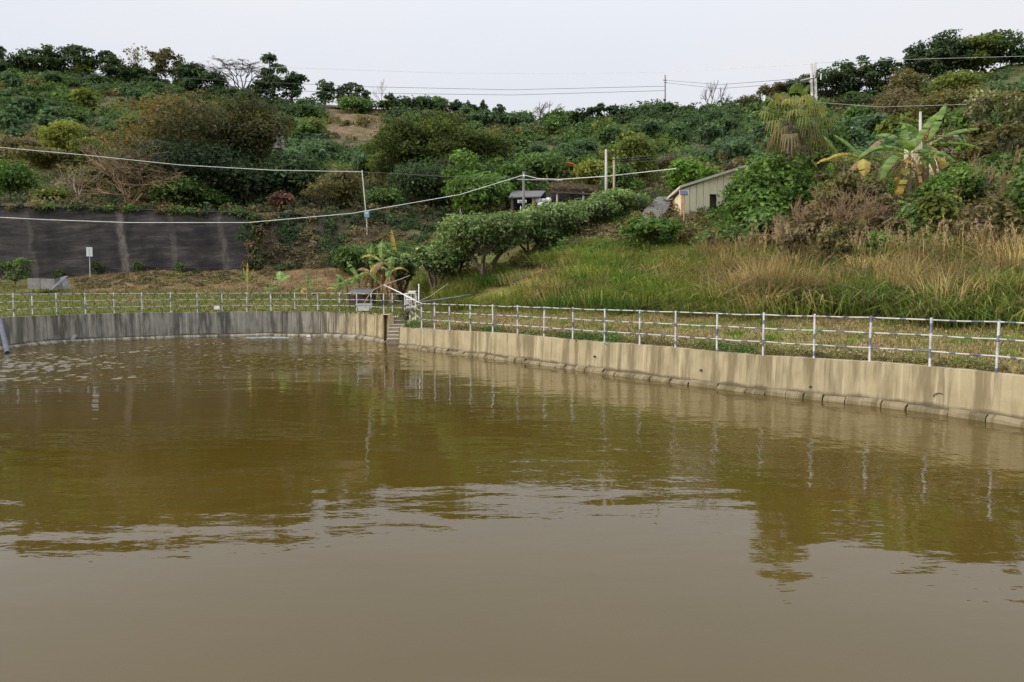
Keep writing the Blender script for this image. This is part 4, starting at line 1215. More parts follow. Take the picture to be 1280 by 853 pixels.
# ------------------------------------------------------------------ middle distance trees
mid = [
 # u, d, vtop, w, style, pal, label, kwargs
 (232, 70, 107, 176, 'feather', 'dome', 'huge dome-shaped tree with rusty orange tint above the blackened wall', dict(pal2='rust', dens=2.2)),
 (312, 71, 122, 110, 'feather', 'dome', 'right half crown of the brownish trees above the blackened wall', dict(dens=2.0)),
 (82, 84, 148, 64, 'feather', 'yellow', 'light yellow-green feathery tree on the left hillside', dict()),
 (112, 80, 172, 50, 'feather', 'acacia', 'lower yellow-green feathery tree beside the light one', dict()),
 (12, 66, 200, 56, 'round', 'lush', 'bright green tree at the left edge above the blackened wall', dict()),
 (62, 64, 236, 44, 'bush', 'acacia', 'low yellowish bush on top of the blackened wall', dict()),
 (30, 86, 172, 80, 'bush', 'brown', 'brown dry bush on the left slope under the wire', dict()),
 (110, 66, 222, 60, 'sparse', 'brown', 'thin pale shrub left of the pink-branched bare tree', dict(dens=1.6)),
 (225, 63, 222, 74, 'round', 'mid', 'green tree right of the bare tree on the blackened wall', dict()),
 (262, 64, 238, 46, 'round', 'lush', 'small fresh green tree above the blackened wall', dict()),
 (310, 66, 200, 84, 'round', 'dark', 'tree right of the dome-shaped tree with shade coloured into its dark leaves', dict()),  # dark palette stands for the shade among the big crowns
 (366, 68, 190, 80, 'round', 'dark', 'tree below the small white-roofed hut with shade coloured into its leaves', dict()),  # leaf colour darkened as shade
 (350, 63, 240, 34, 'bush', 'pink', 'reddish shrub in front of the shade-coloured trees', dict()),
 (404, 64, 222, 50, 'sparse', 'olive', 'dry olive shrub between the shade-coloured trees and the leaning post', dict(dens=3)),
 (426, 66, 210, 56, 'bush', 'olive', 'tall dry bush left of the leaning post', dict()),
 (470, 92, 180, 70, 'bush', 'blue', 'blue-green bush below the bare soil patch', dict()),
 (480, 66, 235, 50, 'bush', 'mid', 'green bush right of the leaning post', dict()),
 (508, 76, 150, 90, 'feather', 'grove', 'left feathery yellow-green tree of the central grove', dict(dens=2.0)),
 (568, 76, 143, 110, 'feather', 'grove', 'middle feathery yellow-green tree of the central grove', dict(dens=2.0)),
 (615, 78, 162, 80, 'feather', 'grove', 'right feathery yellow-green tree of the central grove', dict(dens=2.0)),
 (535, 70, 200, 100, 'bush', 'dark', 'dark shaded tree at the foot of the central grove', dict()),  # shade under the grove is put into the dark leaf colour
 (580, 62, 187, 54, 'round', 'lush', 'glossy green tree with the highest crown beside the wire', dict(dens=1.2)),
 (600, 60, 214, 84, 'round', 'lush', 'broad glossy green tree standing left of the dark pole', dict(dens=1.2)),
 (632, 64, 196, 50, 'round', 'lush', 'glossy green tree behind the dark pole', dict(dens=1.2)),
 (672, 74, 190, 80, 'round', 'mid', 'green tree behind the dark open shelter', dict()),
 (720, 78, 188, 80, 'bush', 'dark', 'dark bushy tree above the brushwood roof', dict()),
 (742, 70, 200, 50, 'bush', 'yellow', 'yellowish cane thicket left of the white poles', dict(name='cane_clump')),
 (792, 66, 170, 66, 'round', 'acacia', 'yellow-green leafy tree right of the white poles', dict(dens=1.2)),
 (778, 58, 205, 52, 'round', 'mid', 'round green tree below the yellow-green one near the poles', dict()),
 (820, 70, 195, 60, 'sparse', 'brown', 'brown twiggy bush behind the concrete ramp', dict(dens=3)),
 (860, 56, 196, 50, 'round', 'bright', 'vivid bright green tree behind the shed', dict(dens=1.5)),
 (886, 57, 208, 38, 'bush', 'bright', 'smaller vivid green bush right behind the shed', dict(dens=1.4)),
 (915, 62, 190, 50, 'sparse', 'brown', 'dry brown bush behind the shed roof', dict(dens=3)),
 (958, 43, 188, 100, 'bush', 'lush', 'big leafy green tree overhanging the right end of the shed', dict(dens=1.5, name='tree')),
 (988, 42, 205, 70, 'bush', 'lush', 'leafy green tree right of the big one by the shed', dict(dens=1.4, name='tree')),
 (948, 41.5, 240, 70, 'bush', 'lush', 'lower leafy boughs of green shrub under the overhanging tree', dict(dens=1.4)),
 (960, 40, 262, 70, 'bush', 'mid', 'green shrub below the leafy tree pair', dict(dens=1.4)),
 (908, 39, 284, 80, 'bush', 'mid', 'dense dark green shrub below the shed', dict(dens=1.2)),
 (258, 67, 176, 190, 'bush', [(.022, .040, .018), (.035, .058, .026), (.03, .045, .024)], 'broad tree under the dome-shaped tree, its leaves coloured dark as shade', dict(dens=1.6)),  # extra dark palette paints the shadowed lower part of the dome
 (1000, 33.5, 285, 50, 'sparse', 'brown', 'brown seedy shrub rising behind the withered tussock', dict(dens=5)),
 (1055, 32, 272, 60, 'sparse', 'olive', 'olive seedy shrub above the green cane grass', dict(dens=6)),
 (1100, 32, 290, 44, 'bush', 'lush', 'small leafy shrub low on the bank among reeds', dict()),
 (1215, 31, 258, 56, 'sparse', 'brown', 'brown seedy shrub low on the bank near the right edge', dict(dens=5)),
 (1255, 31.5, 246, 60, 'bush', 'olive', 'olive shrub above the tall green tussock at the right edge', dict()),
 (1175, 33, 240, 60, 'bush', 'acacia', 'light green shrub low on the bank under the banana plants', dict()),
 (1300, 33, 200, 90, 'bush', 'mid', 'big green shrub cut by the right edge', dict()),
 (610, 69, 200, 110, 'bush', 'dark', 'dark shaded tree mass behind the glossy green trees', dict(name='tree', dens=1.2)),  # shaded look is painted by the dark leaf palette
 (806, 42.5, 262, 44, 'sparse', 'olive', 'twiggy olive shrub at the foot of the concrete ramp', dict(dens=5)),
 (1024, 50, 134, 64, 'bush', 'mid', 'green bushy tree standing between the fan palm and the banana plants', dict(name='tree')),
 (60, 80, 186, 80, 'round', 'olive', 'dull olive tree on the left slope behind the pale wire', dict()),
 (190, 78, 178, 90, 'round', 'dark', 'dark tree behind the pink-branched bare tree', dict()),
 (135, 75, 205, 70, 'bush', 'olive', 'dull olive bush behind the pink-branched bare tree', dict()),
 (315, 59.3, 268, 46, 'bush', 'olive', 'olive bush hiding the right end of the blackened wall', dict()),
 (1175, 37.5, 232, 80, 'bush', 'mid', 'leafy green shrub in front of the largest banana plant', dict(dens=1.3)),
 (1120, 37.5, 245, 70, 'bush', 'olive', 'olive shrub in front of the banana stems', dict(dens=1.3)),
 (1085, 38, 222, 60, 'bush', 'olive', 'dense olive shrub under the yellowed banana plant', dict(dens=1.3)),
 (1215, 38, 205, 80, 'bush', 'lush', 'bright leafy shrub right of the banana plants', dict(dens=1.3)),
 (1262, 37, 226, 80, 'bush', 'lush', 'bright leafy shrub near the right edge', dict(dens=1.2)),
 (1040, 38, 238, 60, 'bush', 'brown', 'brown dense shrub below the fan palm', dict(dens=1.2)),
 (960, 37, 292, 60, 'sparse', 'brown', 'brown twiggy shrub below the leafy trees', dict(dens=3.5)),
 (815, 41, 272, 80, 'umbrella', 'lush', 'low spreading tree with reddish stems left of the shed', dict(fork=3, dens=1.0)),
 (868, 40, 278, 50, 'sparse', 'olive', 'thin twiggy bush in front of the shed', dict(dens=3)),
 (900, 38, 288, 30, 'sparse', 'pink', 'small shrub with reddish leaves below the shed', dict(dens=3)),
 (1128, 112, 84, 46, 'bush', 'olive', 'olive bush at the left foot of the biggest hilltop grove', dict()),
 (1125, 96, 108, 60, 'bush', 'brown', 'large brown bush on the upper right slope', dict()),
 (1190, 100, 86, 60, 'feather', 'acacia', 'yellow-green rounded tree below the biggest hilltop grove', dict()),
 (1185, 84, 110, 96, 'feather', 'olive', 'wide olive tree on the slope behind the banana plants', dict()),
 (1240, 78, 118, 90, 'bush', 'olive', 'broad dull bush on the slope near the right edge', dict()),
 (1258, 44, 106, 100, 'sparse', 'seedy', 'tall shrub full of pale seed heads at the right edge', dict(dens=4.5)),
 (1225, 42, 150, 90, 'sparse', 'olive', 'leafy shrub with whitish tips right of the cream hut', dict(dens=6)),
 (1262, 40, 190, 90, 'bush', 'mid', 'green shrub at the right edge above the tall grass', dict()),
 (1200, 36, 208, 80, 'mango', 'lush', 'fresh green shrub below the cream hut', dict()),
 (1150, 34, 252, 66, 'bush', 'mid', 'green shrub below the drooping banana leaf', dict()),
 (1250, 34, 245, 80, 'bush', 'olive', 'brownish green shrub above the right tall grass', dict()),
 (1085, 37, 230, 80, 'sparse', 'brown', 'tall brown twiggy shrub left below the banana plants', dict(dens=5)),
 (1050, 37, 215, 70, 'sparse', 'olive', 'olive twiggy shrub between fan palm and banana plants', dict(dens=6)),
 (1025, 36, 262, 70, 'sparse', 'brown', 'brown tangled shrub above the pale tussock', dict(dens=5)),
 (1120, 35, 270, 70, 'sparse', 'brown', 'reddish brown tangle of stems above the green cane grass', dict(dens=4)),
 (495, 55, 302, 90, 'bush', 'mid', 'dark green bush behind the old banana plants', dict()),
 (435, 55, 305, 40, 'bush', 'mid', 'small green bush left of the old banana plants', dict()),
 (12, 53, 322, 46, 'sparse', 'mid', 'pale flowering shrub at the left edge below the blackened wall', dict(dens=3)),
 (1340, 38, 170, 120, 'bush', 'olive', 'bushy shrub beyond the right edge of the bank', dict()),
 (1420, 34, 200, 140, 'bush', 'mid', 'green shrub farther along the right bank outside the frame', dict()),
]
for (u, d, vt, w_, sty, pal, lab, kw) in mid:
    kw = dict(kw)
    tree(u, d, vt, w_, sty, pal, lab, name=kw.pop('name', 'shrub' if sty in ('bush', 'sparse') else 'tree'),
         cat='bush' if sty in ('bush', 'sparse') else 'tree', **kw)
bare_tree(160, 63, 166, 135, 'bare tree with many pinkish spreading branches on top of the blackened wall', bark='pink_bark', depth=5, spread=.5, r=.13, n0=8, seed=21, upb=.08)
bare_tree(95, 64, 205, 60, 'small bare pale tree left of the pink-branched one', bark='pale_bark', depth=4, spread=.4, r=.10, n0=2, seed=22)
bare_tree(455, 96, 165, 60, 'pale leafless shrub on the slope below the bare soil', depth=4, spread=.5, r=.1, n0=3, seed=23)
for k_, (u_, d_, vt_, w_, lab_) in enumerate((
  (1015, 36.5, 240, 60, 'dry twiggy shrub at the left end of the brown thicket'), (1045, 36, 222, 70, 'dry twiggy shrub below the fan palm'),
  (1072, 35.5, 240, 60, 'dry twiggy shrub below the yellowed banana plant'), (1100, 35.5, 236, 66, 'dry twiggy shrub left of the largest banana plant'),
  (1130, 34.5, 272, 56, 'low dry twiggy shrub under the drooping banana leaf'), (1235, 35, 180, 90, 'tall dry twiggy shrub with spreading stems near the right edge'),
  (1270, 34, 215, 70, 'dry twiggy shrub at the right edge'), (990, 37, 262, 56, 'dry twiggy shrub under the leafy tree pair'), (1190, 34, 262, 56, 'low dry twiggy shrub above the right tall grass'))):
    bare_tree(u_, d_, vt_, w_, lab_, bark='pink_bark', depth=4, spread=.5, r=.028, n0=7, seed=40 + k_, upb=.15, name='twiggy_shrub')
bare_tree(560, 72, 190, 60, 'dark crooked stems showing under the central grove', bark='bark', depth=4, spread=.5, r=.14, n0=3, seed=24)

# near orchard row: low dark trees with forked trunks
orch = [
 (500, 47, 312, 44, 'small orchard tree at the lower left end of the row beside the banana plants'),
 (543, 45, 300, 56, 'orchard tree with slim forked trunk, second from the lower end of the row'),
 (566, 46, 296, 54, 'orchard tree with double trunk, third from the lower end of the row'),
 (606, 43.5, 266, 104, 'largest orchard tree with thick leaning forked trunk on green grass'),
 (660, 46, 262, 80, 'wide orchard tree just above the largest one'),
 (700, 47, 252, 84, 'orchard tree below the brushwood roof with low dark trunk'),
 (738, 48.5, 246, 76, 'orchard tree near the foot of the white poles'),
 (775, 50, 238, 78, 'orchard tree left of the concrete ramp at the top of the row'),
 (640, 51, 268, 70, 'orchard tree in the second rank behind the largest one'),
]
for (u, d, vt, w_, lab) in orch:
    tree(u, d, vt, w_ * (1.02 if u > 620 else 1.12), 'mango' if u > 620 else 'forked', 'mango', lab, name='orchard_tree', fork=3, dens=1.1, group='low orchard trees in a row')

# round bushes planted over the hillside; several shapes, copied
protos = []
def hill_bush_meshes(pal):
    out = []
    for i in range(4):
        lobes = crown_lobes('bush', 3.2, 2.3)
        V, Qd, c = lobe_leaves(lobes, 420, .27, pal)
        me = mesh_np('crown', V, Qd, col=c); me.materials.append(M['leaf'])
        sg = []; bent((0, 0, -.5), (0, 0, 1.0), .09, .05, sg); V, Qd = seg_tubes(sg, 4)
        mt = mesh_np('trunk', V, Qd); mt.materials.append(M['bark']); out.append((me, mt))
    return out
hb = {p: hill_bush_meshes(p) for p in ('blue', 'mid', 'acacia')}
u, d, P = region(230, -60, 1340, 4, 6, 6, -2)
nf = nfield(P, .05, 5)
bushlab = {'blue': 'dark blue-green orchard bush among many alike on the hillside', 'mid': 'mid green orchard bush among many alike on the hillside', 'acacia': 'yellowish green bush among many alike on the hillside'}
for i in range(len(u)):
    if 405 < u[i] < 490 and d[i] > 100: continue
    if 1190 < u[i] and d[i] > 108: continue
    pal = 'blue' if nf[i] < 0 else ('mid' if random.random() < .7 else 'acacia')
    me, mt = random.choice(hb[pal])
    o = thing('hillside_bush', bushlab[pal], 'bush', P[i], random.uniform(0, 6.28), {'blue': 'dark orchard bushes on the hillside', 'mid': 'green orchard bushes on the hillside', 'acacia': 'yellowish bushes on the hillside'}[pal])
    s_ = random.uniform(.75, 1.35); o.scale = (s_, s_, s_ * random.uniform(.85, 1.2))
    link('crown', me, None, o); link('trunk', mt, None, o)

# ------------------------------------------------------------------ bananas, palm
def banana_leaf(L_, Wd, up0, curl, az, pal, seedv, ragged=.3, fold=.4):
    """one broad leaf arching away from the stem; returns V,Q,C in stem-top space"""
    r_ = np.random.default_rng(seedv); n = 24; p = np.zeros(3); th = up0; pts = []; ths_ = []
    for i in range(n):
        pts.append(p.copy()); ths_.append(th)
        p = p + np.array([math.cos(th), 0, math.sin(th)]) * L_ / (n - 1); th -= curl / (n - 1) * (1 + i / n)
    V, Q_, Cc = [], [], []
    pc = np.array(PAL[pal] if isinstance(pal, str) else pal)
    for i in range(n):
        t = i / (n - 1); w_ = Wd * .5 * (0.07 if t < .12 else math.sin(min(1, (t - .10) / .9 * 1.02) * math.pi) ** .45 if t < .98 else .05)
        nrm = np.array([-math.sin(ths_[i]), 0, math.cos(ths_[i])])
        for s_ in (-1, 1):
            jag = 1 - ragged * r_.random() * (1 if t > .15 else 0)
            V.append(pts[i] + np.array([0, s_ * w_ * jag, 0]) + nrm * (-fold * w_))
        V.append(pts[i] + nrm * .01)
        c = pc[r_.integers(0, len(pc))] * (1 + r_.normal(0, .1)); Cc += [c, c, c * 1.25 + .02]
    for i in range(n - 1):
        a = i * 3
        if r_.random() > ragged * .45: Q_.append((a, a + 2, a + 5, a + 3))
        if r_.random() > ragged * .5: Q_.append((a + 2, a + 1, a + 4, a + 5))
    V = np.array(V); ca, sa = math.cos(az), math.sin(az)
    V = np.stack([V[:, 0] * ca - V[:, 1] * sa, V[:, 0] * sa + V[:, 1] * ca, V[:, 2]], 1)
    return V, np.array(Q_), np.array(Cc)
BL = [(.095, .165, .034), (.12, .195, .042), (.155, .23, .06)]
BY = [(.38, .28, .06), (.42, .25, .06), (.30, .30, .07)]
BB = [(.22, .15, .08), (.30, .20, .11)]
def banana(u, d, vcrown, label, leaves_, stem_r=.11, vbase=None, skirt=0):
    """leaves_: (azimuth, length, width, start pitch, curl, palette)"""
    b = base_at(u, d) if vbase is None else px(u, vbase, d)
    zc = px(u, vcrown, d).z - b.z
    t = thing('banana_plant', label, 'banana plant', b)
    mb = MB(); mb.tube([(0, 0, -.3), (.02, 0, zc * .5), (0, 0, zc)], [stem_r * 1.25, stem_r, stem_r * .55], 9)
    mb.obj('stem', M['banana_stem'], t, True)
    for i, (az, L_, Wd, up0, curl, pal) in enumerate(leaves_):
        gs = 1.42 if 37 < d < 42 else 1.12
        V, Q_, Cc = banana_leaf(L_ * gs, Wd * gs * 1.12, R(up0), R(curl), R(az), pal, i * 7 + int(u))
        link('leaf', mesh_np('leaf', V, Q_, col=Cc), M['leaf'], t, (0, 0, zc - .05))
    for i in range(skirt):
        V, Q_, Cc = banana_leaf(zc * .8, .35, R(-50), R(35), R(i * 360 / skirt + 20), BB, i + int(u) * 3, .4)
        link('dry_leaf', mesh_np('dry_leaf', V, Q_, col=Cc), M['leaf'], t, (0, 0, zc - .05))
    return t
banana(1137, 39, 192, 'largest banana plant with long arching green leaves beside the cream hut', [
  (170, 2.3, .62, 38, 75, BL), (120, 1.9, .6, 70, 60, BL), (60, 1.8, .6, 75, 55, BL), (8, 2.0, .55, 74, 30, BL), (200, 2.1, .6, 10, 80, BL),
  (335, 2.0, .6, 20, 70, BL), (250, 1.6, .5, 60, 95, BL), (215, 1.9, .5, -40, 45, BY), (300, 1.5, .5, 30, 110, BL), (100, 1.3, .5, 85, 20, BL)], .13, skirt=4)
banana(1158, 40, 180, 'banana plant with one leaf pointing steeply skyward right of the largest', [
  (20, 1.9, .45, 72, 16, BL), (5, 2.3, .55, 34, 28, BL), (350, 2.0, .55, 12, 30, BL), (170, 1.5, .5, 70, 50, BL), (290, 1.8, .55, -25, 50, BY), (240, 1.5, .5, -10, 60, BL)], .14, skirt=5)
banana(1078, 39.5, 198, 'banana plant with yellowed leaves left of the largest', [
  (150, 1.5, .45, 60, 25, BL), (175, 1.5, .45, 35, 60, BY), (20, 1.4, .45, 60, 35, BB), (330, 1.3, .5, 20, 90, BL), (250, 1.3, .5, 0, 70, BY), (200, 1.4, .4, -20, 60, BB), (80, 1.2, .45, 60, 60, BL)], .10)
banana(1055, 40, 204, 'small banana plant with one upright leaf next to the fan palm', [
  (160, 1.4, .4, 68, 20, BL), (190, 1.3, .4, 35, 60, BY), (10, 1.0, .4, 50, 60, BL)], .08)
banana(1140, 36, 258, 'young banana plant with a single broad drooping leaf low on the bank', [(170, 1.3, .55, 62, 130, BL), (20, .9, .4, 40, 80, BL)], .07)
banana(476, 46, 328, 'tallest old banana plant with hanging dry leaves near the shelter', [
  (160, 1.6, .5, 55, 70, BY), (20, 1.5, .5, 50, 85, BL), (100, 1.7, .5, 80, 40, BL), (250, 1.4, .5, 10, 80, BB), (200, 1.2, .5, 0, 80, BY), (330, 1.5, .5, 10, 80, BB)], .14, skirt=7)
banana(494, 47, 322, 'old banana plant with a curled yellow leaf beside the orchard row', [
  (10, 1.5, .45, 50, 110, BY), (150, 1.7, .4, 85, 10, BY), (260, 1.2, .5, 10, 80, BB), (330, 1.2, .5, 0, 80, BB)], .13, skirt=6)
banana(462, 46, 340, 'banana plant with upright fresh green leaf behind the dark roof', [
  (90, 1.7, .4, 85, 8, BL), (40, 1.5, .4, 65, 30, BL), (150, 1.3, .5, 40, 60, BB), (200, 1.1, .5, 20, 80, BL), (300, 1.2, .5, 20, 90, BL)], .12, skirt=6)
banana(446, 46, 348, 'leafy young banana plant with orange leaf left of the dark roof', [
  (140, 1.5, .45, 60, 25, BL), (60, 1.2, .45, 50, 60, BY), (190, 1.1, .45, 20, 60, BL), (10, 1.2, .45, 30, 70, BY), (280, 1.1, .5, 50, 80, BL), (250, .9, .5, 20, 80, BL)], .09)
banana(431, 46.5, 355, 'small banana clump at the left end of the group near the shelter', [
  (150, 1.1, .4, 60, 40, BL), (20, 1.0, .4, 50, 60, BL), (220, .9, .4, 30, 60, BL), (300, .8, .4, 40, 60, BL)], .07)
banana(420, 46.5, 362, 'lowest leafy banana shoot in front of the group near the shelter', [
  (130, .9, .4, 60, 50, BL), (40, .9, .4, 55, 50, BL), (210, .8, .35, 40, 60, BY), (320, .8, .35, 40, 60, BL), (90, 1.0, .35, 80, 15, BL)], .06)
banana(486, 45, 340, 'short banana plant with drooping yellow-green leaves right of the dark roof', [
  (150, 1.3, .4, 50, 70, BL), (30, 1.3, .4, 50, 80, BY), (270, 1.1, .4, 30, 80, BL), (90, 1.2, .4, 75, 30, BL)], .11, skirt=7)
banana(380, 48, 360, 'banana seedling with spread leaves in the middle of the brown bank', [
  (150, 1.0, .28, 45, 60, BL), (30, 1.1, .26, 60, 30, BL), (180, 1.0, .3, 20, 60, BL), (340, .9, .3, 30, 70, BL), (90, 1.0, .22, 85, 10, BL), (260, .9, .3, 20, 80, BY)], .06)
banana(347, 49, 352, 'banana seedling with one broad bright leaf on the brown bank', [(110, 1.0, .55, 70, 40, [(.20, .36, .08)]), (60, .9, .5, 60, 50, [(.20, .36, .08)]), (200, .6, .3, 20, 60, BL)], .05)
banana(333, 48.5, 362, 'low leafy green banana shoot beside the broad-leaved seedling', [(150, .7, .35, 50, 60, BL), (30, .7, .35, 50, 60, BL), (260, .6, .35, 40, 60, BL), (90, .7, .35, 60, 60, BL)], .05)
banana(305, 48.5, 356, 'narrow-leaved plant with reddish stems on the left part of the brown bank', [
  (130, 1.3, .16, 72, 20, BL), (60, 1.2, .16, 75, 20, BL), (170, 1.1, .16, 50, 40, BL), (10, 1.0, .16, 55, 40, BL), (100, 1.4, .14, 85, 5, BY)], .06)

def fan_palm(u, d, vtop, label):
    b = base_at(u, d); t = thing('fan_palm', label, 'palm', b)
    zc = px(u, vtop + 26, d).z - b.z; mb = MB()
    mb.tube([(0, 0, -.3), (0, 0, zc)], [.22, .18], 10); mb.obj('trunk', M['bark'], t, True)
    r_ = np.random.default_rng(5)
    for i in range(34):
        lvl = (i + r_.random() * 8) / 42; az = i * 2.4; pitch = R(74 - 125 * lvl + r_.normal(0, 14)); pet = .8 + .8 * r_.random()
        col = np.array([(.19, .22, .07), (.25, .24, .09), (.14, .19, .06)][i % 3]) * (1 + r_.normal(0, .12))
        if lvl > .72: col = np.array([(.22, .18, .10), (.17, .15, .08)][i % 2]) * (1 + r_.normal(0, .12))
        dirv = np.array([math.cos(pitch) * math.cos(az), math.cos(pitch) * math.sin(az), math.sin(pitch)])
        side = np.array([-math.sin(az), math.cos(az), 0]); nrm = np.cross(side, dirv)
        segs = [(np.zeros(3), dirv * pet, .022, .014)]; V, Q_ = seg_tubes(segs, 3); Cc = [col * .9] * len(V); V = list(V); Q_ = [tuple(q) for q in Q_]
        hub = dirv * pet; nb = 12
        for j in range(nb):
            f = (j / (nb - 1) - .5) * R(200); dl = dirv * math.cos(f) + side * math.sin(f)
            Lr = .95 * (1 - .25 * abs(f) / R(100)); mid_ = hub + dl * Lr * .55 + nrm * .02
            tip = hub + dl * Lr * .78 + np.array([0, 0, -.05 - .75 * lvl - .35 * r_.random()])
            sw = np.cross(dl, nrm) * .055; o = len(V)
            V += [hub - sw * .3, hub + sw * .3, mid_ + sw, mid_ - sw, tip + sw * .15, tip - sw * .15]
            Q_ += [(o, o + 1, o + 2, o + 3), (o + 3, o + 2, o + 4, o + 5)]; Cc += [col * (1 + r_.normal(0, .1))] * 6
        link('frond', mesh_np('frond', np.array(V), np.array(Q_), col=np.array(Cc)), M['leaf'], t, (0, 0, zc + .25 * (1 - 2 * lvl)))
    return t
fan_palm(986, 42, 124, 'fan palm with shaggy drooping fronds in front of the double pole')
fan_palm(1003, 44, 138, 'shorter fan palm close behind the right side of the shaggy palm')

# separate tussocks one can tell apart on the right bank
def tussock(u, d, h, w_, pal, label, n=420, tips=None):
    b = base_at(u, d); k = n; off = rng.normal(0, 1, (k, 2)) * w_ * .22
    P = np.concatenate([off, np.full((k, 1), -.1)], 1); hh = h * rng.uniform(.55, 1.1, k)
    ln = off / (w_ * .22) * .42 + rng.normal(0, .12, (k, 2)); c = pcol(pal, k)
    V, Qd, Cc = blades(P, hh, np.full(k, .032), ln, c, None if tips is None else pcol(tips, k))
    o = link('grass_tussock', mesh_np('grass_tussock', V, Qd, col=Cc), M['grass'], None, b)
    tag(o, label, 'tussock'); return o
tussock(975, 28.8, 1.9, 2.4, 'brown', 'grey-brown withered tussock standing behind the right fence', 700, 'tan')
tussock(925, 30, 1.5, 2.2, 'tan', 'straw yellow tussock left of the withered one', 560)
tussock(1010, 28, 1.6, 1.9, 'brown', 'brown withered tussock right beside the largest withered one', 420, 'tan')
tussock(830, 32, 1.1, 2.2, 'yellow', 'bright green rounded tussock behind the middle of the right fence', 500, 'bright')
tussock(752, 33.5, 1.0, 2.2, 'bright', 'fresh green low tussock on the slope left of the rounded one', 500, 'yellow')
tussock(700, 35, 1.3, 1.6, 'tan', 'pale dry tussock standing on the green slope', 300)
tussock(1165, 25.5, 1.5, 1.8, 'brown', 'reddish brown tussock among the cane grass near the right edge', 360, 'tan')
tussock(1262, 24.5, 1.6, 1.8, 'acacia', 'tall green tussock at the right edge behind the fence', 420, 'lush')
tussock(1075, 26.5, 1.5, 2.0, 'lush', 'blue-green arching tussock behind the right fence', 500, 'acacia')
# feathery plumes
acc = Acc(); n = 150
u, d, P = region(n, 925, 1500, 2, -3.2, 2, -.8); n = len(u)
hh = rng.uniform(1.6, 2.4, n); ln = rng.normal(0, .12, (n, 2))
acc.add(*blades(P, hh, np.full(n, .03), ln, pcol('tan', n)))
for i in range(n):
    tip = P[i] + np.array([ln[i, 0], ln[i, 1], 1]) * hh[i]; m = 26
    tt = rng.random(m); Pp = tip - np.array([ln[i, 0], ln[i, 1], 1]) * (tt * .5)[:, None] + rng.normal(0, .035, (m, 3)) * np.array([1, 1, .5])
    acc.add(*leaf_quads(Pp, rng.normal(size=(m, 3)), np.full(m, .06), np.tile([.42, .32, .21], (m, 1)) * (1 + rng.normal(0, .15, (m, 1))), .25, 2.0))
acc.obj('reed_plumes', 'feathery tan reed plumes rising along the top of the right bank grass', 'reeds', M['grass'])

# ------------------------------------------------------------------ blackened retaining wall
rwpts = []
len_at = {}
for u in np.linspace(-420, 318, 60):
    a = (u - 640) / FPX; d_ = float(np.interp(a, KA, FD[2])) - .15; rwpts.append(V2(a * d_, d_))
for u_s, w_s, s_s in ((47, .35, .25), (158, .5, .7), (221, .35, .3), (292, .4, .35), (-90, .5, .3)):
    ll = 0; q0 = rwpts[0]
    for q1 in rwpts[1:]:
        if 640 + FPX * q1.x / q1.y > u_s: break
        ll += (q1 - q0).length; q0 = q1
    WALL_STREAKS.append((ll + .9, w_s, s_s))
M['dark_wall'] = dark_wall_mat()
V, UV, Cc, Qs = [], [], [], []
L_ = 0; NR = 9
for i, p in enumerate(rwpts):
    if i: L_ += (p - rwpts[i - 1]).length
    u = 640 + FPX * p.x / p.y
    zt = CAMZ - (np.interp(u, [-420, 0, 160, 300, 318], [260, 260, 264, 268, 275]) - 360) / FPX * 58
    zb = h1(p.x, p.y - .4) - .6
    for j in range(NR + 1):
        f = j / NR; V.append((p.x, p.y + .5 * f + .03 * mnoise.noise(Vector((L_ * .5, f * 4, 0))), zb + (zt - zb) * f)); UV.append((L_, (zt - zb) * f))
    V.append((p.x, p.y + 2.9, zt + .02)); UV.append((L_, 8)); 
    V.append((p.x, p.y + 2.9, zb)); UV.append((L_, 8.5))
n = NR + 3
for i in range(len(rwpts) - 1):
    for j in range(n - 1): Qs.append((i * n + j, (i + 1) * n + j, (i + 1) * n + j + 1, i * n + j + 1))
bw = link('retaining_wall', mesh_np('retaining_wall', np.array(V), np.array(Qs), uv=np.array(UV)), M['dark_wall'])
tag(bw, 'tall blackened retaining wall with pale run-off streaks below the wooded slope', 'wall')
mb = MB()
for i in range(0, len(rwpts) - 1):
    a, b = rwpts[i], rwpts[i + 1]; za = V[i * n + NR][2]; zb_ = V[(i + 1) * n + NR][2]
    mb.hexa([(a.x, a.y + .40, za - .02), (b.x, b.y + .40, zb_ - .02), (b.x, b.y + 1.0, zb_ - .02), (a.x, a.y + 1.0, za - .02),
             (a.x, a.y + .40, za + .05), (b.x, b.y + .40, zb_ + .05), (b.x, b.y + 1.0, zb_ + .05), (a.x, a.y + 1.0, za + .05)])
mb.obj('coping', M['dark_wall_edge'], bw)
acc = Acc()
for u_, v__, r_ in ((302, 297, .45), (120, 336, .5), (172, 334, .4), (224, 336, .45), (75, 345, .5), (245, 345, .4)):
    p = px(u_, v__, 56.6); l_ = [[p.x, p.y, p.z, r_, r_ * .5, r_]]
    acc.add(*lobe_leaves(l_, 160, .12, 'mid' if u_ != 302 else 'blue'))
for k_ in range(46):       # overhanging growth along the top edge and down the right end
    u_ = random.uniform(-60, 322); a_ = (u_ - 640) / FPX; d_ = float(np.interp(a_, KA, FD[2])) + .25
    zt_ = CAMZ - (np.interp(u_, [-420, 0, 160, 300, 318], [260, 260, 264, 268, 275]) - 360) / FPX * 58
    r_ = random.uniform(.2, .6)
    acc.add(*lobe_leaves([[a_ * d_, d_ + .1, zt_ + random.uniform(-.25, .1), r_ * 1.3, r_ * .6, r_ * .7]], int(170 * r_ + 30), .12, random.choice(['olive', 'brown', 'mid', 'dark'])))
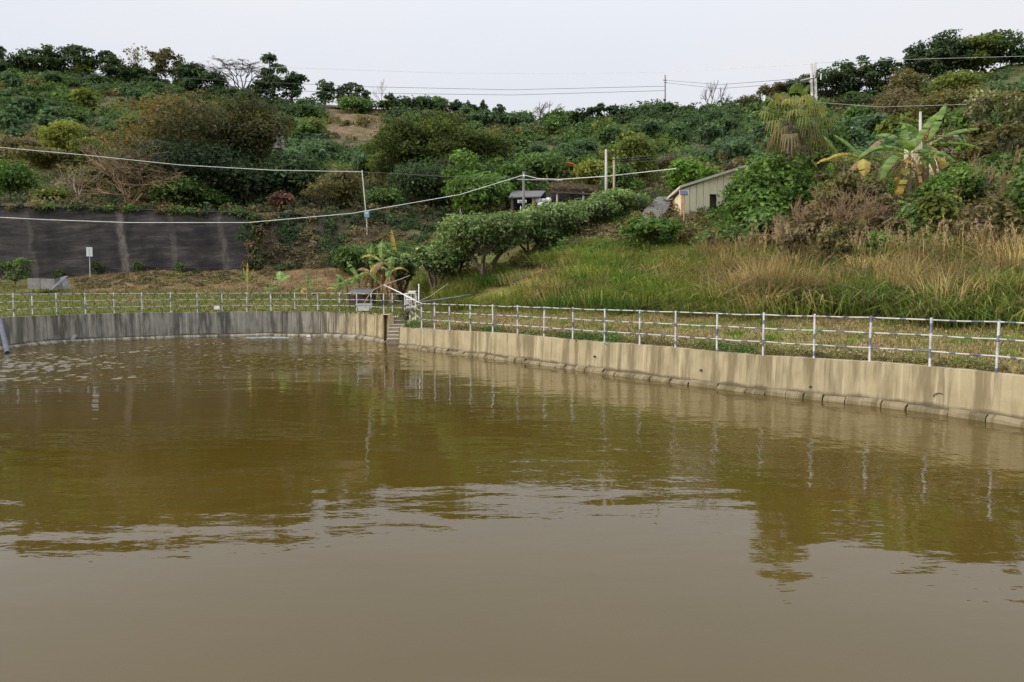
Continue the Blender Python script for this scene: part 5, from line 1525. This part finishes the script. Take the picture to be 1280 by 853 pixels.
for k_ in range(16):
    p = px(random.uniform(306, 326), random.uniform(276, 338), 56.4); r_ = random.uniform(.3, .7)
    acc.add(*lobe_leaves([[p.x, p.y + .2, p.z, r_, r_ * .6, r_]], 110, .13, random.choice(['brown', 'olive', 'brown', 'dark'])))
acc.obj('wall_plants', 'small plants growing along the top, foot and right end of the blackened wall', 'plants', M['leaf'])
# dead brush and stones on the brown bank
acc = Acc(); u, d, P = region(170, 100, 345, 1, 2.5, 2, -.6)
shrub_mass(acc, u, d, P - [0, 0, .1], rng.uniform(.25, .55, len(u)), [(0, 0, 0)] and 'brown', 70, .14, .5)
acc.obj('cut_brush', 'heap of dead brown brush on the low bank below the blackened wall', 'brush', M['leaf'])

# ------------------------------------------------------------------ poles and signs
def pole(name, label, cat, u, d, vtop, vbot, r, mat, utop=None, r2=None):
    b = px(u, vbot, d); tp = px(utop if utop is not None else u, vtop, d)
    gz = h1(b.x, b.y); t = thing(name, label, cat, (b.x, b.y, min(gz, b.z)))
    mb = MB(); o = t.location
    mb.tube([Vector((b.x, b.y, min(gz, b.z) - .3)) - o, b - o, tp - o], [r, r, r2 or r * .8], 10); mb.obj('shaft', mat, t, True)
    return t, o, tp
def arm(t, o, p0, p1, r, mat, name='crossarm'):
    mb = MB(); mb.tube([p0 - o, p1 - o], r, 6); return mb.obj(name, mat, t)
t, o, tp = pole('utility_pole', 'left one of the two pale poles above the orchard row', 'utility pole', 757.5, 51, 187, 246, .095, M['pole'])
arm(t, o, px(757, 190, 51), px(762, 190, 51), .04, M['dark_metal'], 'bracket')
t, o, tp = pole('utility_pole', 'right thinner one of the two pale poles above the orchard row', 'utility pole', 767.5, 51.5, 197, 246, .085, M['wood_pole'])
arm(t, o, px(765, 199, 51.4), px(773, 199, 51.4), .035, M['dark_metal'])
t, o, tp = pole('utility_pole', 'dark grey pole in front of the open shelter carrying the white cables', 'utility pole', 654.5, 54, 215, 268, .11, M['dark_pole'])
arm(t, o, px(654.5, 219, 53.9), px(655.5, 221, 53.7), .05, M['white_paint'], 'insulator')
t, o, tp = pole('leaning_post', 'thin leaning post with a small blue sign above the earth bank', 'post', 458.5, 60, 213, 278, .05, M['pole'], utop=452.5)
mb = MB(); c_ = px(458.3, 267.5, 59.8) - o; mb.box(c_, (.42, .05, .52)); mb.obj('sign_plate', M['blue_paint'], t)
mb = MB(); mb.box(c_ + Vector((0, -.03, .06)), (.3, .02, .12)); mb.obj('sign_marking', M['sign'], t)
pole('post', 'grey post standing behind the left orchard trees', 'post', 575.5, 50, 261, 292, .06, M['dark_pole'])
pole('marker_stake', 'thin white stake leaning below the dark grey pole', 'stake', 649, 51, 258, 276, .03, M['white_paint'], utop=651)
pole('marker_stake', 'short pale stick standing in the orchard foliage near the grey post', 'stake', 603, 48, 272, 285, .03, M['wood_pole'], utop=604)
t, o, tp = pole('utility_pole', 'lone slender pole on the skyline', 'utility pole', 831.5, 127, 94, 146, .13, M['dark_pole'])
arm(t, o, px(829, 100.5, 127), px(834, 100.5, 127), .07, M['dark_pole']); arm(t, o, px(830, 103.5, 127), px(834, 103.5, 127), .06, M['dark_pole'])
t, o, tp = pole('utility_pole', 'short white post rising behind the banana plants', 'utility pole', 1150.5, 46, 140, 185, .095, M['pole'])
# double pole
b = px(1017, 200, 60); t = thing('double_pole', 'twin concrete poles with crossarm and black transformer behind the fan palm', 'utility pole', b)
for uu_, vt_ in ((1014.2, 80), (1018.8, 78)):
    mb = MB(); q = px(uu_, vt_, 60) - b; q2 = px(uu_ + 2.3, 200, 60) - b; mb.tube([q2, q], [.13, .10], 10); mb.obj('pole', M['pole'], t, True)
mb = MB(); mb.tube([px(997, 102, 59.7) - b, px(1022, 96.5, 59.7) - b], .075, 6); mb.obj('crossarm', M['pole'], t)
mb = MB(); mb.tube([px(1011, 101, 59.7) - b, px(1016, 108, 59.7) - b], .05, 6); mb.obj('brace', M['pole'], t)
mb = MB(); mb.box(px(997.5, 101.5, 59.5) - b, (.28, .28, .26)); mb.obj('transformer', M['dark_metal'], t)
mb = MB(); mb.tube([px(1020.5, 97, 59.4) - b, px(1021, 90.5, 59.4) - b], .1, 8); mb.obj('insulator', M['dark_metal'], t)
mb = MB(); mb.tube([px(1026, 100, 59.4) - b, px(1026.5, 92, 59.4) - b], .05, 8); mb.obj('fuse', M['white_paint'], t)
# small sign before the blackened wall
b = px(112.5, 345, 56); t = thing('sign_post', 'small pale rectangular sign on a thin post before the blackened wall', 'sign', b)
mb = MB(); mb.tube([(0, 0, -.4), px(111.8, 309, 56) - b], .03, 8); mb.obj('post', M['sign'], t)
c_ = px(111.8, 315, 55.93) - b; mb = MB(); mb.box(c_, (.47, .03, .72)); mb.obj('plate', M['sign'], t)
mb = MB()
for k, (w_, h_) in enumerate(((.05, .07), (.08, .05), (.06, .06), (.08, .06))): mb.box(c_ + Vector((0, -.02, .2 - k * .13)), (w_, .012, h_))
mb.obj('marking', M['sign_ink'], t)
# concrete block and leaning boards on the left platform
b = px(55, 360, 50.5); t = thing('concrete_block', 'low grey concrete box on the left bank below the wall', 'concrete block', b)
mb = MB(); mb.box((-.42, 0, .30), (.85, .9, .74)); mb.obj('left_section', M['grey_conc'], t); mb = MB(); mb.box((.52, .02, .28), (1.02, .9, .70)); mb.obj('right_section', M['grey_conc'], t)
mb = MB(); mb.hexa([p for p in (lambda A, B, w_: [A + Vector((0, -.04, 0)), A + Vector((w_, -.04, 0)), A + Vector((w_, .04, 0)), A + Vector((0, .04, 0)), B + Vector((0, -.04, 0)), B + Vector((w_, -.04, 0)), B + Vector((w_, .04, 0)), B + Vector((0, .04, 0))])(px(61.5, 362.5, 49.8), px(82, 345, 49.8), .22)])
o_b = mb.obj('leaning_plank', M['grey_panel']); tag(o_b, 'grey plank leaning at an angle over the low concrete box', 'plank')
p0 = px(81, 353.5, 50.0); mb = MB(); mb.box((0, 0, 0), (.36, .06, .85), 0, Vector((0, 0, 1)).rotation_difference(Vector((-.35, 0, .95))))
o_b = mb.obj('blue_grey_panel', M['grey_panel'], loc=p0); tag(o_b, 'blue-grey panel propped beneath the leaning plank', 'panel')
# white block, floats, raft
def small_box(name, label, cat, u, v, d, size, mat, rz=.2):
    p = px(u, v, d); mb = MB()
    hx, hy, hh_ = size; k = .8
    mb.hexa([(-hx, -hy, -hh_), (hx, -hy, -hh_), (hx, hy, -hh_), (-hx, hy, -hh_), (-hx * k, -hy * k, hh_), (hx * k, -hy * k, hh_), (hx * k, hy * k, hh_), (-hx * k, hy * k, hh_)])
    o = mb.obj(name, mat, loc=p); o.rotation_euler = (0, 0, rz)
    bv = o.modifiers.new('bevel', 'BEVEL'); bv.width = min(size) * .4; bv.segments = 2
    tag(o, label, cat); return o
small_box('white_container', 'small white container lying in grass behind the far fence', 'container', 271.5, 385.5, 42.6, (.17, .12, .11), M['plastic_w'])
small_box('white_float', 'small white float drifting below the far wall', 'float', 386, 420.5, 41.6, (.12, .09, .06), M['plastic_w'])
b = ground_px(333, 422.5, .01); t = thing('floating_pipes', 'pale blue floating pipes drifting at the foot of the far wall', 'pipes', b)
for (dx, dy, L1, rz) in ((-.55, .05, 1.3, .03), (.3, .35, 1.4, -.04), (.85, -.05, .9, .1)):
    mb = MB(); c, s_ = math.cos(rz), math.sin(rz); mb.tube([(dx - c * L1 / 2, dy - s_ * L1 / 2, 0), (dx + c * L1 / 2, dy + s_ * L1 / 2, .0)], .035, 8); mb.obj('pipe', M['raft'], t)
# leaning pole in the water at the left edge
mb = MB(); mb.tube([px(9, 441, 31.0), px(4, 418, 31.6), px(-2, 396, 32.4)], [.10, .10, .09], 10)
o_b = mb.obj('leaning_pipe', M['pipe_grey'], None, True); tag(o_b, 'thick blue-grey pipe leaning out of the water at the left edge', 'pipe')

# ------------------------------------------------------------------ cables
def cable(label, pts, r, mat, sag=0.0):
    P = [px(*p) for p in pts]; out = []
    for a, b_ in zip(P[:-1], P[1:]):
        for i in range(8):
            t = i / 8; q = a.lerp(b_, t); q.z -= sag * 4 * t * (1 - t); out.append(q)
    out.append(P[-1]); mb = MB(); mb.tube(out, r, 5)
    o = mb.obj('overhead_cable', M[mat]); tag(o, label, 'cable'); return o
cable('upper white cable from the left edge to the leaning post', [(-70, 178, 52), (0, 184.5, 53), (110, 194.5, 54.5), (225, 206.5, 56.5), (340, 213, 58), (452.5, 215, 59.8)], .027, 'cable_white')
cable('thin cable from the leaning post to the dark grey pole', [(452.5, 215, 59.8), (550, 220.5, 57), (654.5, 223.5, 54)], .018, 'cable_dark')
cable('lower white cable sweeping past the blackened wall up to the dark grey pole', [(-70, 268, 46), (0, 272, 46.5), (60, 275, 47.5), (160, 278.5, 49), (310, 278.5, 51), (440, 267, 52.5), (575, 243.5, 53.5), (654.5, 219, 54)], .027, 'cable_white')
cable('white cable from the dark grey pole past the pale poles', [(655, 219, 54), (672, 223.5, 53.8), (700, 224.5, 53.5), (760, 220.5, 52), (845, 211, 51)], .03, 'cable_white')
cable('short horizontal cable across the front of the open shelter', [(646, 224.5, 54), (702, 225.5, 53.6)], .022, 'cable_white')
for k, (dv, r_) in enumerate(((0, .016), (2.6, .016), (5.5, .014))):
    cable(['top', 'middle', 'lowest'][k] + ' thin wire climbing from the right pale pole towards the double pole', [(768, 199 + dv, 51.5), (850, 192 + dv * 1.2, 53), (900, 179 + dv, 55), (948, 163 + dv, 57), (1016, 128 + dv, 59.8)], r_, 'cable_dark')
cable('upper skyline wire from left to the lone pole', [(180, 96, 124), (450, 108.5, 128), (640, 112.5, 128), (831, 108, 127)], .035, 'cable_dark')
cable('lower skyline wire from left to the lone pole', [(300, 112, 124), (480, 117, 128), (640, 119, 128), (831, 113.5, 127)], .035, 'cable_dark')
cable('upper skyline wire from the lone pole to the double pole', [(831, 100.5, 127), (900, 106, 105), (960, 101.5, 80), (1014, 97, 60)], .026, 'cable_dark')
cable('lower skyline wire from the lone pole to the double pole', [(831, 103.5, 127), (900, 111, 105), (960, 106.5, 80), (1014, 101.5, 60)], .026, 'cable_dark')
cable('highest faint wire crossing the open sky', [(330, 84, 110), (560, 91.5, 110), (700, 92.5, 105), (830, 90.5, 95), (1016, 80, 60)], .018, 'cable_white')
cable('wire running right from the twin poles across the hilltop grove', [(1019, 79, 60), (1150, 74, 66), (1300, 70, 70)], .016, 'cable_white')
cable('wire crossing the slope behind the banana plants', [(1019, 128, 60), (1100, 134, 62), (1300, 128, 66)], .016, 'cable_white')

# ------------------------------------------------------------------ buildings
def quad_wall(mb, A, B, z0a, z0b, z1a, z1b, th):
    """vertical wall piece from plan point A to B with own foot and top heights"""
    t = (B - A).normalized(); n_ = Vector((-t.y, t.x)) * th
    mb.hexa([(A.x, A.y, z0a), (B.x, B.y, z0b), (B.x + n_.x, B.y + n_.y, z0b), (A.x + n_.x, A.y + n_.y, z0a),
             (A.x, A.y, z1a), (B.x, B.y, z1b), (B.x + n_.x, B.y + n_.y, z1b), (A.x + n_.x, A.y + n_.y, z1a)])
# pale sheet metal shed
c0 = px(853, 266, 46.5); c1 = px(936, 266, 48.5); cl = px(840.5, 266, 50.5)
zb = px(853, 268, 46.5).z
z_c0 = px(853, 236.5, 46.5).z; z_c1 = px(936, 207, 48.5).z; z_cl = px(841, 249.5, 50.5).z
sh = thing('metal_shed', 'pale sheet-metal shed with sloping roof half hidden by the leafy trees', 'shed', c0)
o = c0
A, B, Cc_ = Vector((0, 0)), (c1 - c0).to_2d(), (cl - c0).to_2d()
npan = 10
for i in range(npan):
    f0, f1 = i / npan + .004, (i + 1) / npan - .004
    if i == 4: continue
    a, b_ = A.lerp(B, f0), A.lerp(B, f1); za = z_c0 + (z_c1 - z_c0) * f0 - o.z; zb2 = z_c0 + (z_c1 - z_c0) * f1 - o.z
    mb = MB(); quad_wall(mb, a, b_, zb - o.z - .5, zb - o.z - .5, za, zb2, .06); mb.obj('wall_panel', M['shed_wall'], sh)
    mb = MB(); aa = A.lerp(B, f0 + .004); bb = A.lerp(B, f0 + .016); nrm = Vector(((B - A).y, -(B - A).x)).normalized() * .035
    quad_wall(mb, aa + nrm, bb + nrm, zb - o.z - .5, zb - o.z - .5, za - .02, za - .02, .036); mb.obj('rib', M['shed_wall'], sh)
a, b_ = A.lerp(B, .4), A.lerp(B, .5); mb = MB(); quad_wall(mb, a + Vector((0, .25)), b_ + Vector((0, .25)), zb - o.z - .5, zb - o.z - .5, z_c0 - o.z + .3, z_c0 - o.z + .3, .05); mb.obj('dark_doorway', M['brown_wood'], sh)  # dark panel paints the unlit door opening
mb = MB(); quad_wall(mb, a, b_, px(882, 242, 47).z - o.z, px(882, 242, 47).z - o.z, z_c0 + (z_c1 - z_c0) * .4 - o.z, z_c0 + (z_c1 - z_c0) * .5 - o.z, .06); mb.obj('wall_panel', M['shed_wall'], sh)
nside = 4
for i in range(nside):
    f0, f1 = i / nside + .01, (i + 1) / nside - .01
    a, b_ = Cc_.lerp(A, f0), Cc_.lerp(A, f1); g = lambda f: z_cl + (z_c0 - z_cl) * f - o.z
    mb = MB(); quad_wall(mb, a, b_, zb - o.z - .5, zb - o.z - .5, g(f0), g(f1), .06); mb.obj('side_panel', M['shed_wall'] if i not in (0,) else M['shed_orange'], sh)  # outer panel orange: warm sunlight put into the gable colour
mb = MB(); mb.box((-.03, -.03, (zb - o.z - .5 + z_c0 - o.z) / 2), (.16, .16, z_c0 - zb + .5)); mb.obj('corner_post', M['shed_orange'], sh)  # same orange, painting the lit edge of the gable
back = Cc_ + (B - A)
roofc = [A + Vector((-.25, -.3)), B + Vector((.3, -.3)), back + Vector((.2, .4)), Cc_ + Vector((-.35, .3))]
zz = [z_c0 - o.z + .02, z_c1 - o.z + .05, z_c1 - o.z - .3, z_cl - o.z + .02]
mb = MB(); mb.hexa([(p.x, p.y, z) for p, z in zip(roofc, zz)] + [(p.x, p.y, z + .16) for p, z in zip(roofc, zz)]); mb.obj('roof', M['shed_roof'], sh)
mb = MB(); quad_wall(mb, B, back, zb - o.z - .5, zb - o.z - .5, z_c1 - o.z, z_c1 - o.z - .3, .06); mb.obj('far_wall', M['shed_wall'], sh)
# solar lamp
b = px(855, 268, 44.8); t = thing('solar_lamp', 'small blue solar panel on a post at the corner of the shed', 'solar panel', b)
mb = MB(); mb.tube([(0, 0, -.4), px(855.5, 241, 44.8) - b], .035, 8); mb.obj('post', M['wood_pole'], t)
mb = MB(); mb.box(px(855, 241, 44.7) - b, (.5, .34, .03), 0, Vector((0, 0, 1)).rotation_difference(Vector((0, -.8, .6)))); mb.obj('panel', M['solar'], t)
mb = MB(); mb.box(px(855, 241, 44.72) - b + Vector((0, .02, -.01)), (.55, .39, .03), 0, Vector((0, 0, 1)).rotation_difference(Vector((0, -.8, .6)))); mb.obj('panel_frame', M['white_paint'], t)
# concrete ramp
mb = MB(); L1 = [px(797, 276, 45.5), px(806, 262, 48), px(822, 246, 52)]; R1 = [px(822, 276, 45.5), px(834, 262, 48), px(842, 246, 52)]
for i in range(2):
    a, b_, c, d_ = L1[i], R1[i], R1[i + 1], L1[i + 1]; dn = Vector((0, 0, -1.2))
    mb.hexa([a + dn, b_ + dn, c + dn, d_ + dn, a, b_, c, d_])
o_b = mb.obj('ramp', M['path']); o_b['kind'] = 'structure'; o_b['label'] = 'sloping grey concrete path left of the shed'
# small white-roofed hut on the left slope
b = px(345, 180, 84); t = thing('small_hut', 'small hut with white roof edge half hidden behind the dome-shaped tree', 'hut', b)
mb = MB(); mb.box((.3, 0, .5), (.9, 1.6, 2.2)); mb.obj('wall', M['grey_conc'], t)
mb = MB(); mb.box((-.2, -.1, 1.7), (2.2, 2.0, .16), 0, Vector((0, 0, 1)).rotation_difference(Vector((.05, -.1, 1)))); mb.obj('roof', M['white_paint'], t)
mb = MB(); mb.box((.3, -.82, 1.0), (.4, .05, .5)); mb.obj('window', M['dark_metal'], t)
# dark slanted ridge hut on top of the hill
b = px(452, 134, 131); t = thing('hilltop_shelter', 'low dark slanting shelter roof on the hilltop mound', 'shelter', b)
mb = MB(); mb.box((.3, 0, .5), (4.6, 3, .25), 0, Vector((0, 0, 1)).rotation_difference(Vector((-.22, -.25, 1)))); mb.obj('roof', M['dark_pole'], t)
for dx in (-1.6, 1.9): mb = MB(); mb.tube([(dx, 0, -1), (dx, 0, .5)], .1, 6); mb.obj('post', M['bark'], t)
mb = MB(); mb.box((-4.5, 0, .1), (3.2, 2.5, .22), 0, Vector((0, 0, 1)).rotation_difference(Vector((.1, -.3, 1)))); mb.obj('low_roof', M['dark_pole'], t)
tree(444, 128, 121, 50, 'bush', 'mid', 'rounded green bush in front of the dark hilltop shelter', name='hilltop_tree')
# open dark shelter
def P3(u, v, d, o): return px(u, v, d) - o
b = px(660, 266, 58); t = thing('open_shelter', 'dark open shelter with orange post behind the dark grey pole', 'shelter', b)
mb = MB(); mb.hexa([P3(636, 248, 56.5, b), P3(676, 247, 56.5, b), P3(682, 240, 60.5, b), P3(640, 240, 60.5, b)] + [P3(636, 246.4, 56.5, b), P3(676, 245.6, 56.5, b), P3(682, 238.6, 60.5, b), P3(640, 238.6, 60.5, b)]); mb.obj('roof', M['roof_grey'], t)
mb = MB(); mb.box(P3(660, 256, 60.4, b), (3.0, .08, 1.9)); mb.obj('shade_backing', M['dark_metal'], t)  # near-black sheet colours in the dark interior
for uu_, mt_ in ((666.5, 'shed_orange'), (640, 'brown_wood')): mb = MB(); mb.box(P3(uu_, 257, 56.8, b), (.2, .16, 1.45)); mb.obj('post', M[mt_], t)
mb = MB(); mb.box(P3(652.5, 252, 56.4, b), (.72, .04, .24)); mb.obj('notice_board', M['sign'], t)
mb = MB()
for k in range(5): mb.box(P3(649.3 + k * 1.6, 252, 56.35, b), (.05, .02, .12))
mb.obj('lettering', M['sign_ink'], t)
def sack(u, v, d, r_, label, squash=.8):
    bm_l = [(0, 0, 0, r_, r_ * .8, r_ * squash)]; p = px(u, v, d); V, Q_ = [], []; nu, nv = 12, 8; rs = np.random.default_rng(int(u * 10))
    for j in range(nv + 1):
        th = math.pi * j / nv
        for i in range(nu):
            ph = 2 * math.pi * i / nu; k = 1 + .12 * math.sin(ph * 3 + j) * math.sin(th) + rs.normal(0, .02)
            V.append((r_ * k * math.sin(th) * math.cos(ph), r_ * .8 * k * math.sin(th) * math.sin(ph), r_ * squash * math.cos(th)))
    for j in range(nv):
        for i in range(nu): Q_.append((j * nu + i, j * nu + (i + 1) % nu, (j + 1) * nu + (i + 1) % nu, (j + 1) * nu + i))
    o = link('white_sack', mesh_np('white_sack', V, Q_), M['plastic_w'], None, p, True); tag(o, label, 'sack')
sack(672, 250.5, 57, .30, 'left white sack beside the orange post of the open shelter')
sack(679, 251.5, 57.2, .26, 'middle white sack in the open shelter')
sack(685.5, 250.5, 57, .28, 'right white sack in the open shelter')
sack(677, 256, 56.6, .34, 'low wide white sack under the others by the orange post', .6)
# brushwood roofed shelter
b = px(716, 262, 58); t = thing('brushwood_shelter', 'shelter with a sagging brushwood roof below the dark bushes', 'shelter', b)
acc = Acc(); m = 2600
uu_ = rng.uniform(690, 746, m); dd_ = rng.uniform(56.5, 60.5, m)
vr = np.interp(uu_, [690, 700, 730, 746], [236, 236, 237, 241]) - (dd_ - 56.5) * 1.2 + rng.normal(0, 1.3, m)
Pp = np.array([px(a, c, d_) for a, c, d_ in zip(uu_, vr, dd_)]) - np.array(b)
acc.add(*leaf_quads(Pp, rng.normal(0, .5, (m, 3)) + [0, -.3, 1], rng.uniform(.12, .3, m), pcol([(.13, .10, .08), (.20, .155, .125), (.085, .065, .05)], m), .14))
acc.obj('brushwood_roof', '', '', M['leaf'], parent=t)
mb = MB(); mb.hexa([P3(690, 241, 56.5, b), P3(746, 244, 56.5, b), P3(746, 236, 60.5, b), P3(690, 233, 60.5, b)] + [P3(690, 239.5, 56.5, b), P3(746, 242.5, 56.5, b), P3(746, 234.5, 60.5, b), P3(690, 231.5, 60.5, b)]); mb.obj('roof_frame', M['brown_wood'], t)
for uu_ in (696.5, 729): mb = MB(); mb.tube([P3(uu_, 264, 56.7, b), P3(uu_, 240, 56.7, b)], .075, 8); mb.obj('post', M['pole'], t)
mb = MB(); mb.box(P3(716, 250, 61, b), (3.6, .1, 2.2)); mb.obj('shade_backing', M['dark_metal'], t)  # another near-black sheet painting the shade under the roof
mb = MB(); mb.box((0, 0, 0), (.75, .05, .3), 0, Vector((0, 0, 1)).rotation_difference(Vector((.2, -.7, .7)))); o_b = mb.obj('orange_sheet', M['orange'], loc=px(712, 205.5, 64)); tag(o_b, 'small orange sheet hanging in the foliage above the shelters', 'sheet')
# cream hut behind bananas
b = px(1150, 215, 46); t = thing('cream_hut', 'cream walled hut mostly hidden behind the banana plants', 'hut', b)
for (u0, u1, v0, v1, d_, nm) in ((1139, 1152, 168, 212, 45, 'wall'), (1171, 1191, 173, 214, 44, 'wall')):
    A_ = px(u0, v1, d_) - b; B_ = px(u1, v1, d_) - b; z1 = px(u0, v0, d_).z - b.z; k = 5
    mb = MB(); quad_wall(mb, A_.to_2d(), B_.to_2d(), A_.z - 1, B_.z - 1, z1, z1 + .03, .9); mb.obj('wall', M['cream'], t)
    for i in range(k):
        f = (i + .5) / k; q = A_.lerp(B_, f); mb = MB(); mb.box((q.x, q.y - .015, (A_.z - 1 + z1) / 2), (.05, .03, z1 - A_.z + .9)); mb.obj('rib', M['cream'], t)
mb = MB(); mb.box(px(1181, 172, 44) - b + Vector((0, .3, .02)), (1.2, 1.3, .07)); mb.obj('roof', M['shed_roof'], t)
mb = MB(); mb.box(px(1145, 167, 45) - b + Vector((0, .3, .02)), (1.0, 1.2, .07)); mb.obj('roof', M['shed_roof'], t)
acc = Acc(); p = px(1160, 172, 43.5); acc.add(*lobe_leaves([[p.x, p.y, p.z, .34, .3, .34]], 300, .1, [(.30, .15, .09), (.36, .19, .12)]))
acc.obj('withered_bush', 'round withered reddish bush against the cream hut', 'bush', M['leaf'], kind='thing')

# ------------------------------------------------------------------ landing corner: roof, basin, net frame, cage
b = px(452, 386, 43.5); t = thing('tarp_shelter', 'low dark flat-roofed shelter behind the corner of the fence', 'shelter', b)
mb = MB(); mb.hexa([P3(434, 368, 42.8, b), P3(461, 367.5, 42.8, b), P3(471, 361, 46, b), P3(444, 361, 46, b)] + [P3(434, 366.8, 42.8, b), P3(461, 366.3, 42.8, b), P3(471, 360, 46, b), P3(444, 360, 46, b)]); mb.obj('roof', M['roof_grey'], t)
for uu_, d_ in ((437, 43), (459, 43), (469, 45.8), (447, 45.8)):
    q = P3(uu_, 368, d_, b); mb = MB(); mb.tube([(q.x, q.y, h1(q.x + b.x, q.y + b.y) - b.z - .2), (q.x, q.y, q.z)], .04, 6); mb.obj('post', M['brown_wood'], t)
mb = MB(); mb.box(P3(453, 374, 45, b), (1.4, .8, .5)); mb.obj('crate', M['brown_wood'], t)
b = px(455, 388.5, 41.2); t = thing('water_basin', 'whitish plastic basin standing behind the fence near the stairs', 'basin', b)
mb = MB(); mb.hexa([(-.27, -.25, 0), (.33, -.25, 0), (.33, .25, 0), (-.27, .25, 0), (-.38, -.32, .36), (.42, -.32, .36), (.42, .32, .36), (-.38, .32, .36)]); ob_ = mb.obj('tub', M['plastic_w'], t)
mb = MB()
for a_, c_ in (((-.4, -.34), (.44, -.34)), ((.44, -.34), (.44, .34)), ((.44, .34), (-.4, .34)), ((-.4, .34), (-.4, -.34))): mb.tube([(a_[0], a_[1], .37), (c_[0], c_[1], .37)], .025, 6)
mb.obj('rim', M['sign'], t)
def rod(name, label, cat, pts, r, mat, group=None):
    mb = MB(); mb.tube([px(*p) for p in pts], r, 7); o = mb.obj(name, M[mat], None, True); tag(o, label, cat, group); return o
rod('bamboo_pole', 'pale bent pole rising from the basin and slanting up towards the orchard', 'pole', [(454, 381, 41), (460, 371, 41), (468, 362, 41.2), (479, 357, 41.3), (500, 349.5, 41.5), (512.5, 344.5, 41.6)], .028, 'wood_pole')
rod('handrail', 'white sloping handrail running down from the pole tip to the fence corner', 'handrail', [(480, 356.5, 40), (500, 366, 38.5), (513, 373, 36.8), (524, 378.5, 34.5)], .028, 'white_paint')
rod('bamboo_pole', 'thin pale pole slanting up over the green slope right of the cage', 'pole', [(524, 376.5, 38), (537, 371, 38.5), (560, 355, 39.5)], .022, 'wood_pole')
rod('dark_boom', 'long dark pole lying slanted across the fence corner', 'pole', [(502, 383.5, 38.0), (530, 377.5, 38.5), (560, 373.5, 39), (588, 369, 39.5)], .055, 'dark_pole')
rod('white_post', 'single thin white post standing behind the fence corner', 'post', [(523.5, 381, 40), (523.5, 355, 40)], .03, 'white_paint')
b = px(513, 388, 40.5); t = thing('metal_cage', 'pale metal cage frame standing behind the dark slanted pole', 'cage', b)
cs = [(506, 41), (519, 40.4), (521, 42.4), (509, 43)]
for i in range(4):
    u0, d0_ = cs[i]; u1, d1_ = cs[(i + 1) % 4]
    mb = MB(); mb.tube([P3(u0, 388, d0_, b), P3(u0, 366.5, d0_, b)], .03, 6); mb.obj('post', M['white_paint'], t)
    for v__ in (367, 375, 384): mb = MB(); mb.tube([P3(u0, v__, d0_, b), P3(u1, v__, d1_, b)], .022, 6); mb.obj('bar', M['white_paint'], t)
    for f in (.33, .66):
        mb = MB(); um, dm = u0 + (u1 - u0) * f, d0_ + (d1_ - d0_) * f; mb.tube([P3(um, 386, dm, b), P3(um, 367, dm, b)], .016, 5); mb.obj('bar', M['white_paint'], t)
mb = MB(); mb.hexa([P3(510, 366, 41, b), P3(519, 366, 40.4, b), P3(521, 364.5, 42.4, b), P3(511, 364.5, 43, b)] + [P3(510, 365.2, 41, b), P3(519, 365.2, 40.4, b), P3(521, 363.7, 42.4, b), P3(511, 363.7, 43, b)]); mb.obj('cover', M['sign'], t)
# thorny shrub beside the stairs
tree(505, 35.6, 385, 16, 'sparse', 'olive', 'small twiggy plant growing on the wall right beside the stairs', name='shrub', cat='bush', dens=4, ls=.06)
# loose pieces on the slope
small_box('white_rock', 'pale rock lying on the slope below the orchard row', 'rock', 757, 310, 42, (.2, .15, .1), M['rock'])
small_box('white_rock', 'small pale stone right of the pale rock on the slope', 'rock', 774, 310, 42, (.12, .1, .07), M['rock'])
rod('fallen_log', 'dark log lying on bare earth at the left of the green slope', 'log', [(640, 351.5, 40), (659, 346, 40.6)], .08, 'dark_pole')
rod('water_pipe', 'thin dark pipe lying across the green slope', 'pipe', [(655, 328, 43), (700, 325, 43), (748, 327, 43)], .03, 'dark_pole')
rod('white_pipe', 'short white pipe sticking out near the low spreading tree', 'pipe', [(778, 293.5, 41.5), (787, 293.5, 41.3)], .035, 'white_paint')
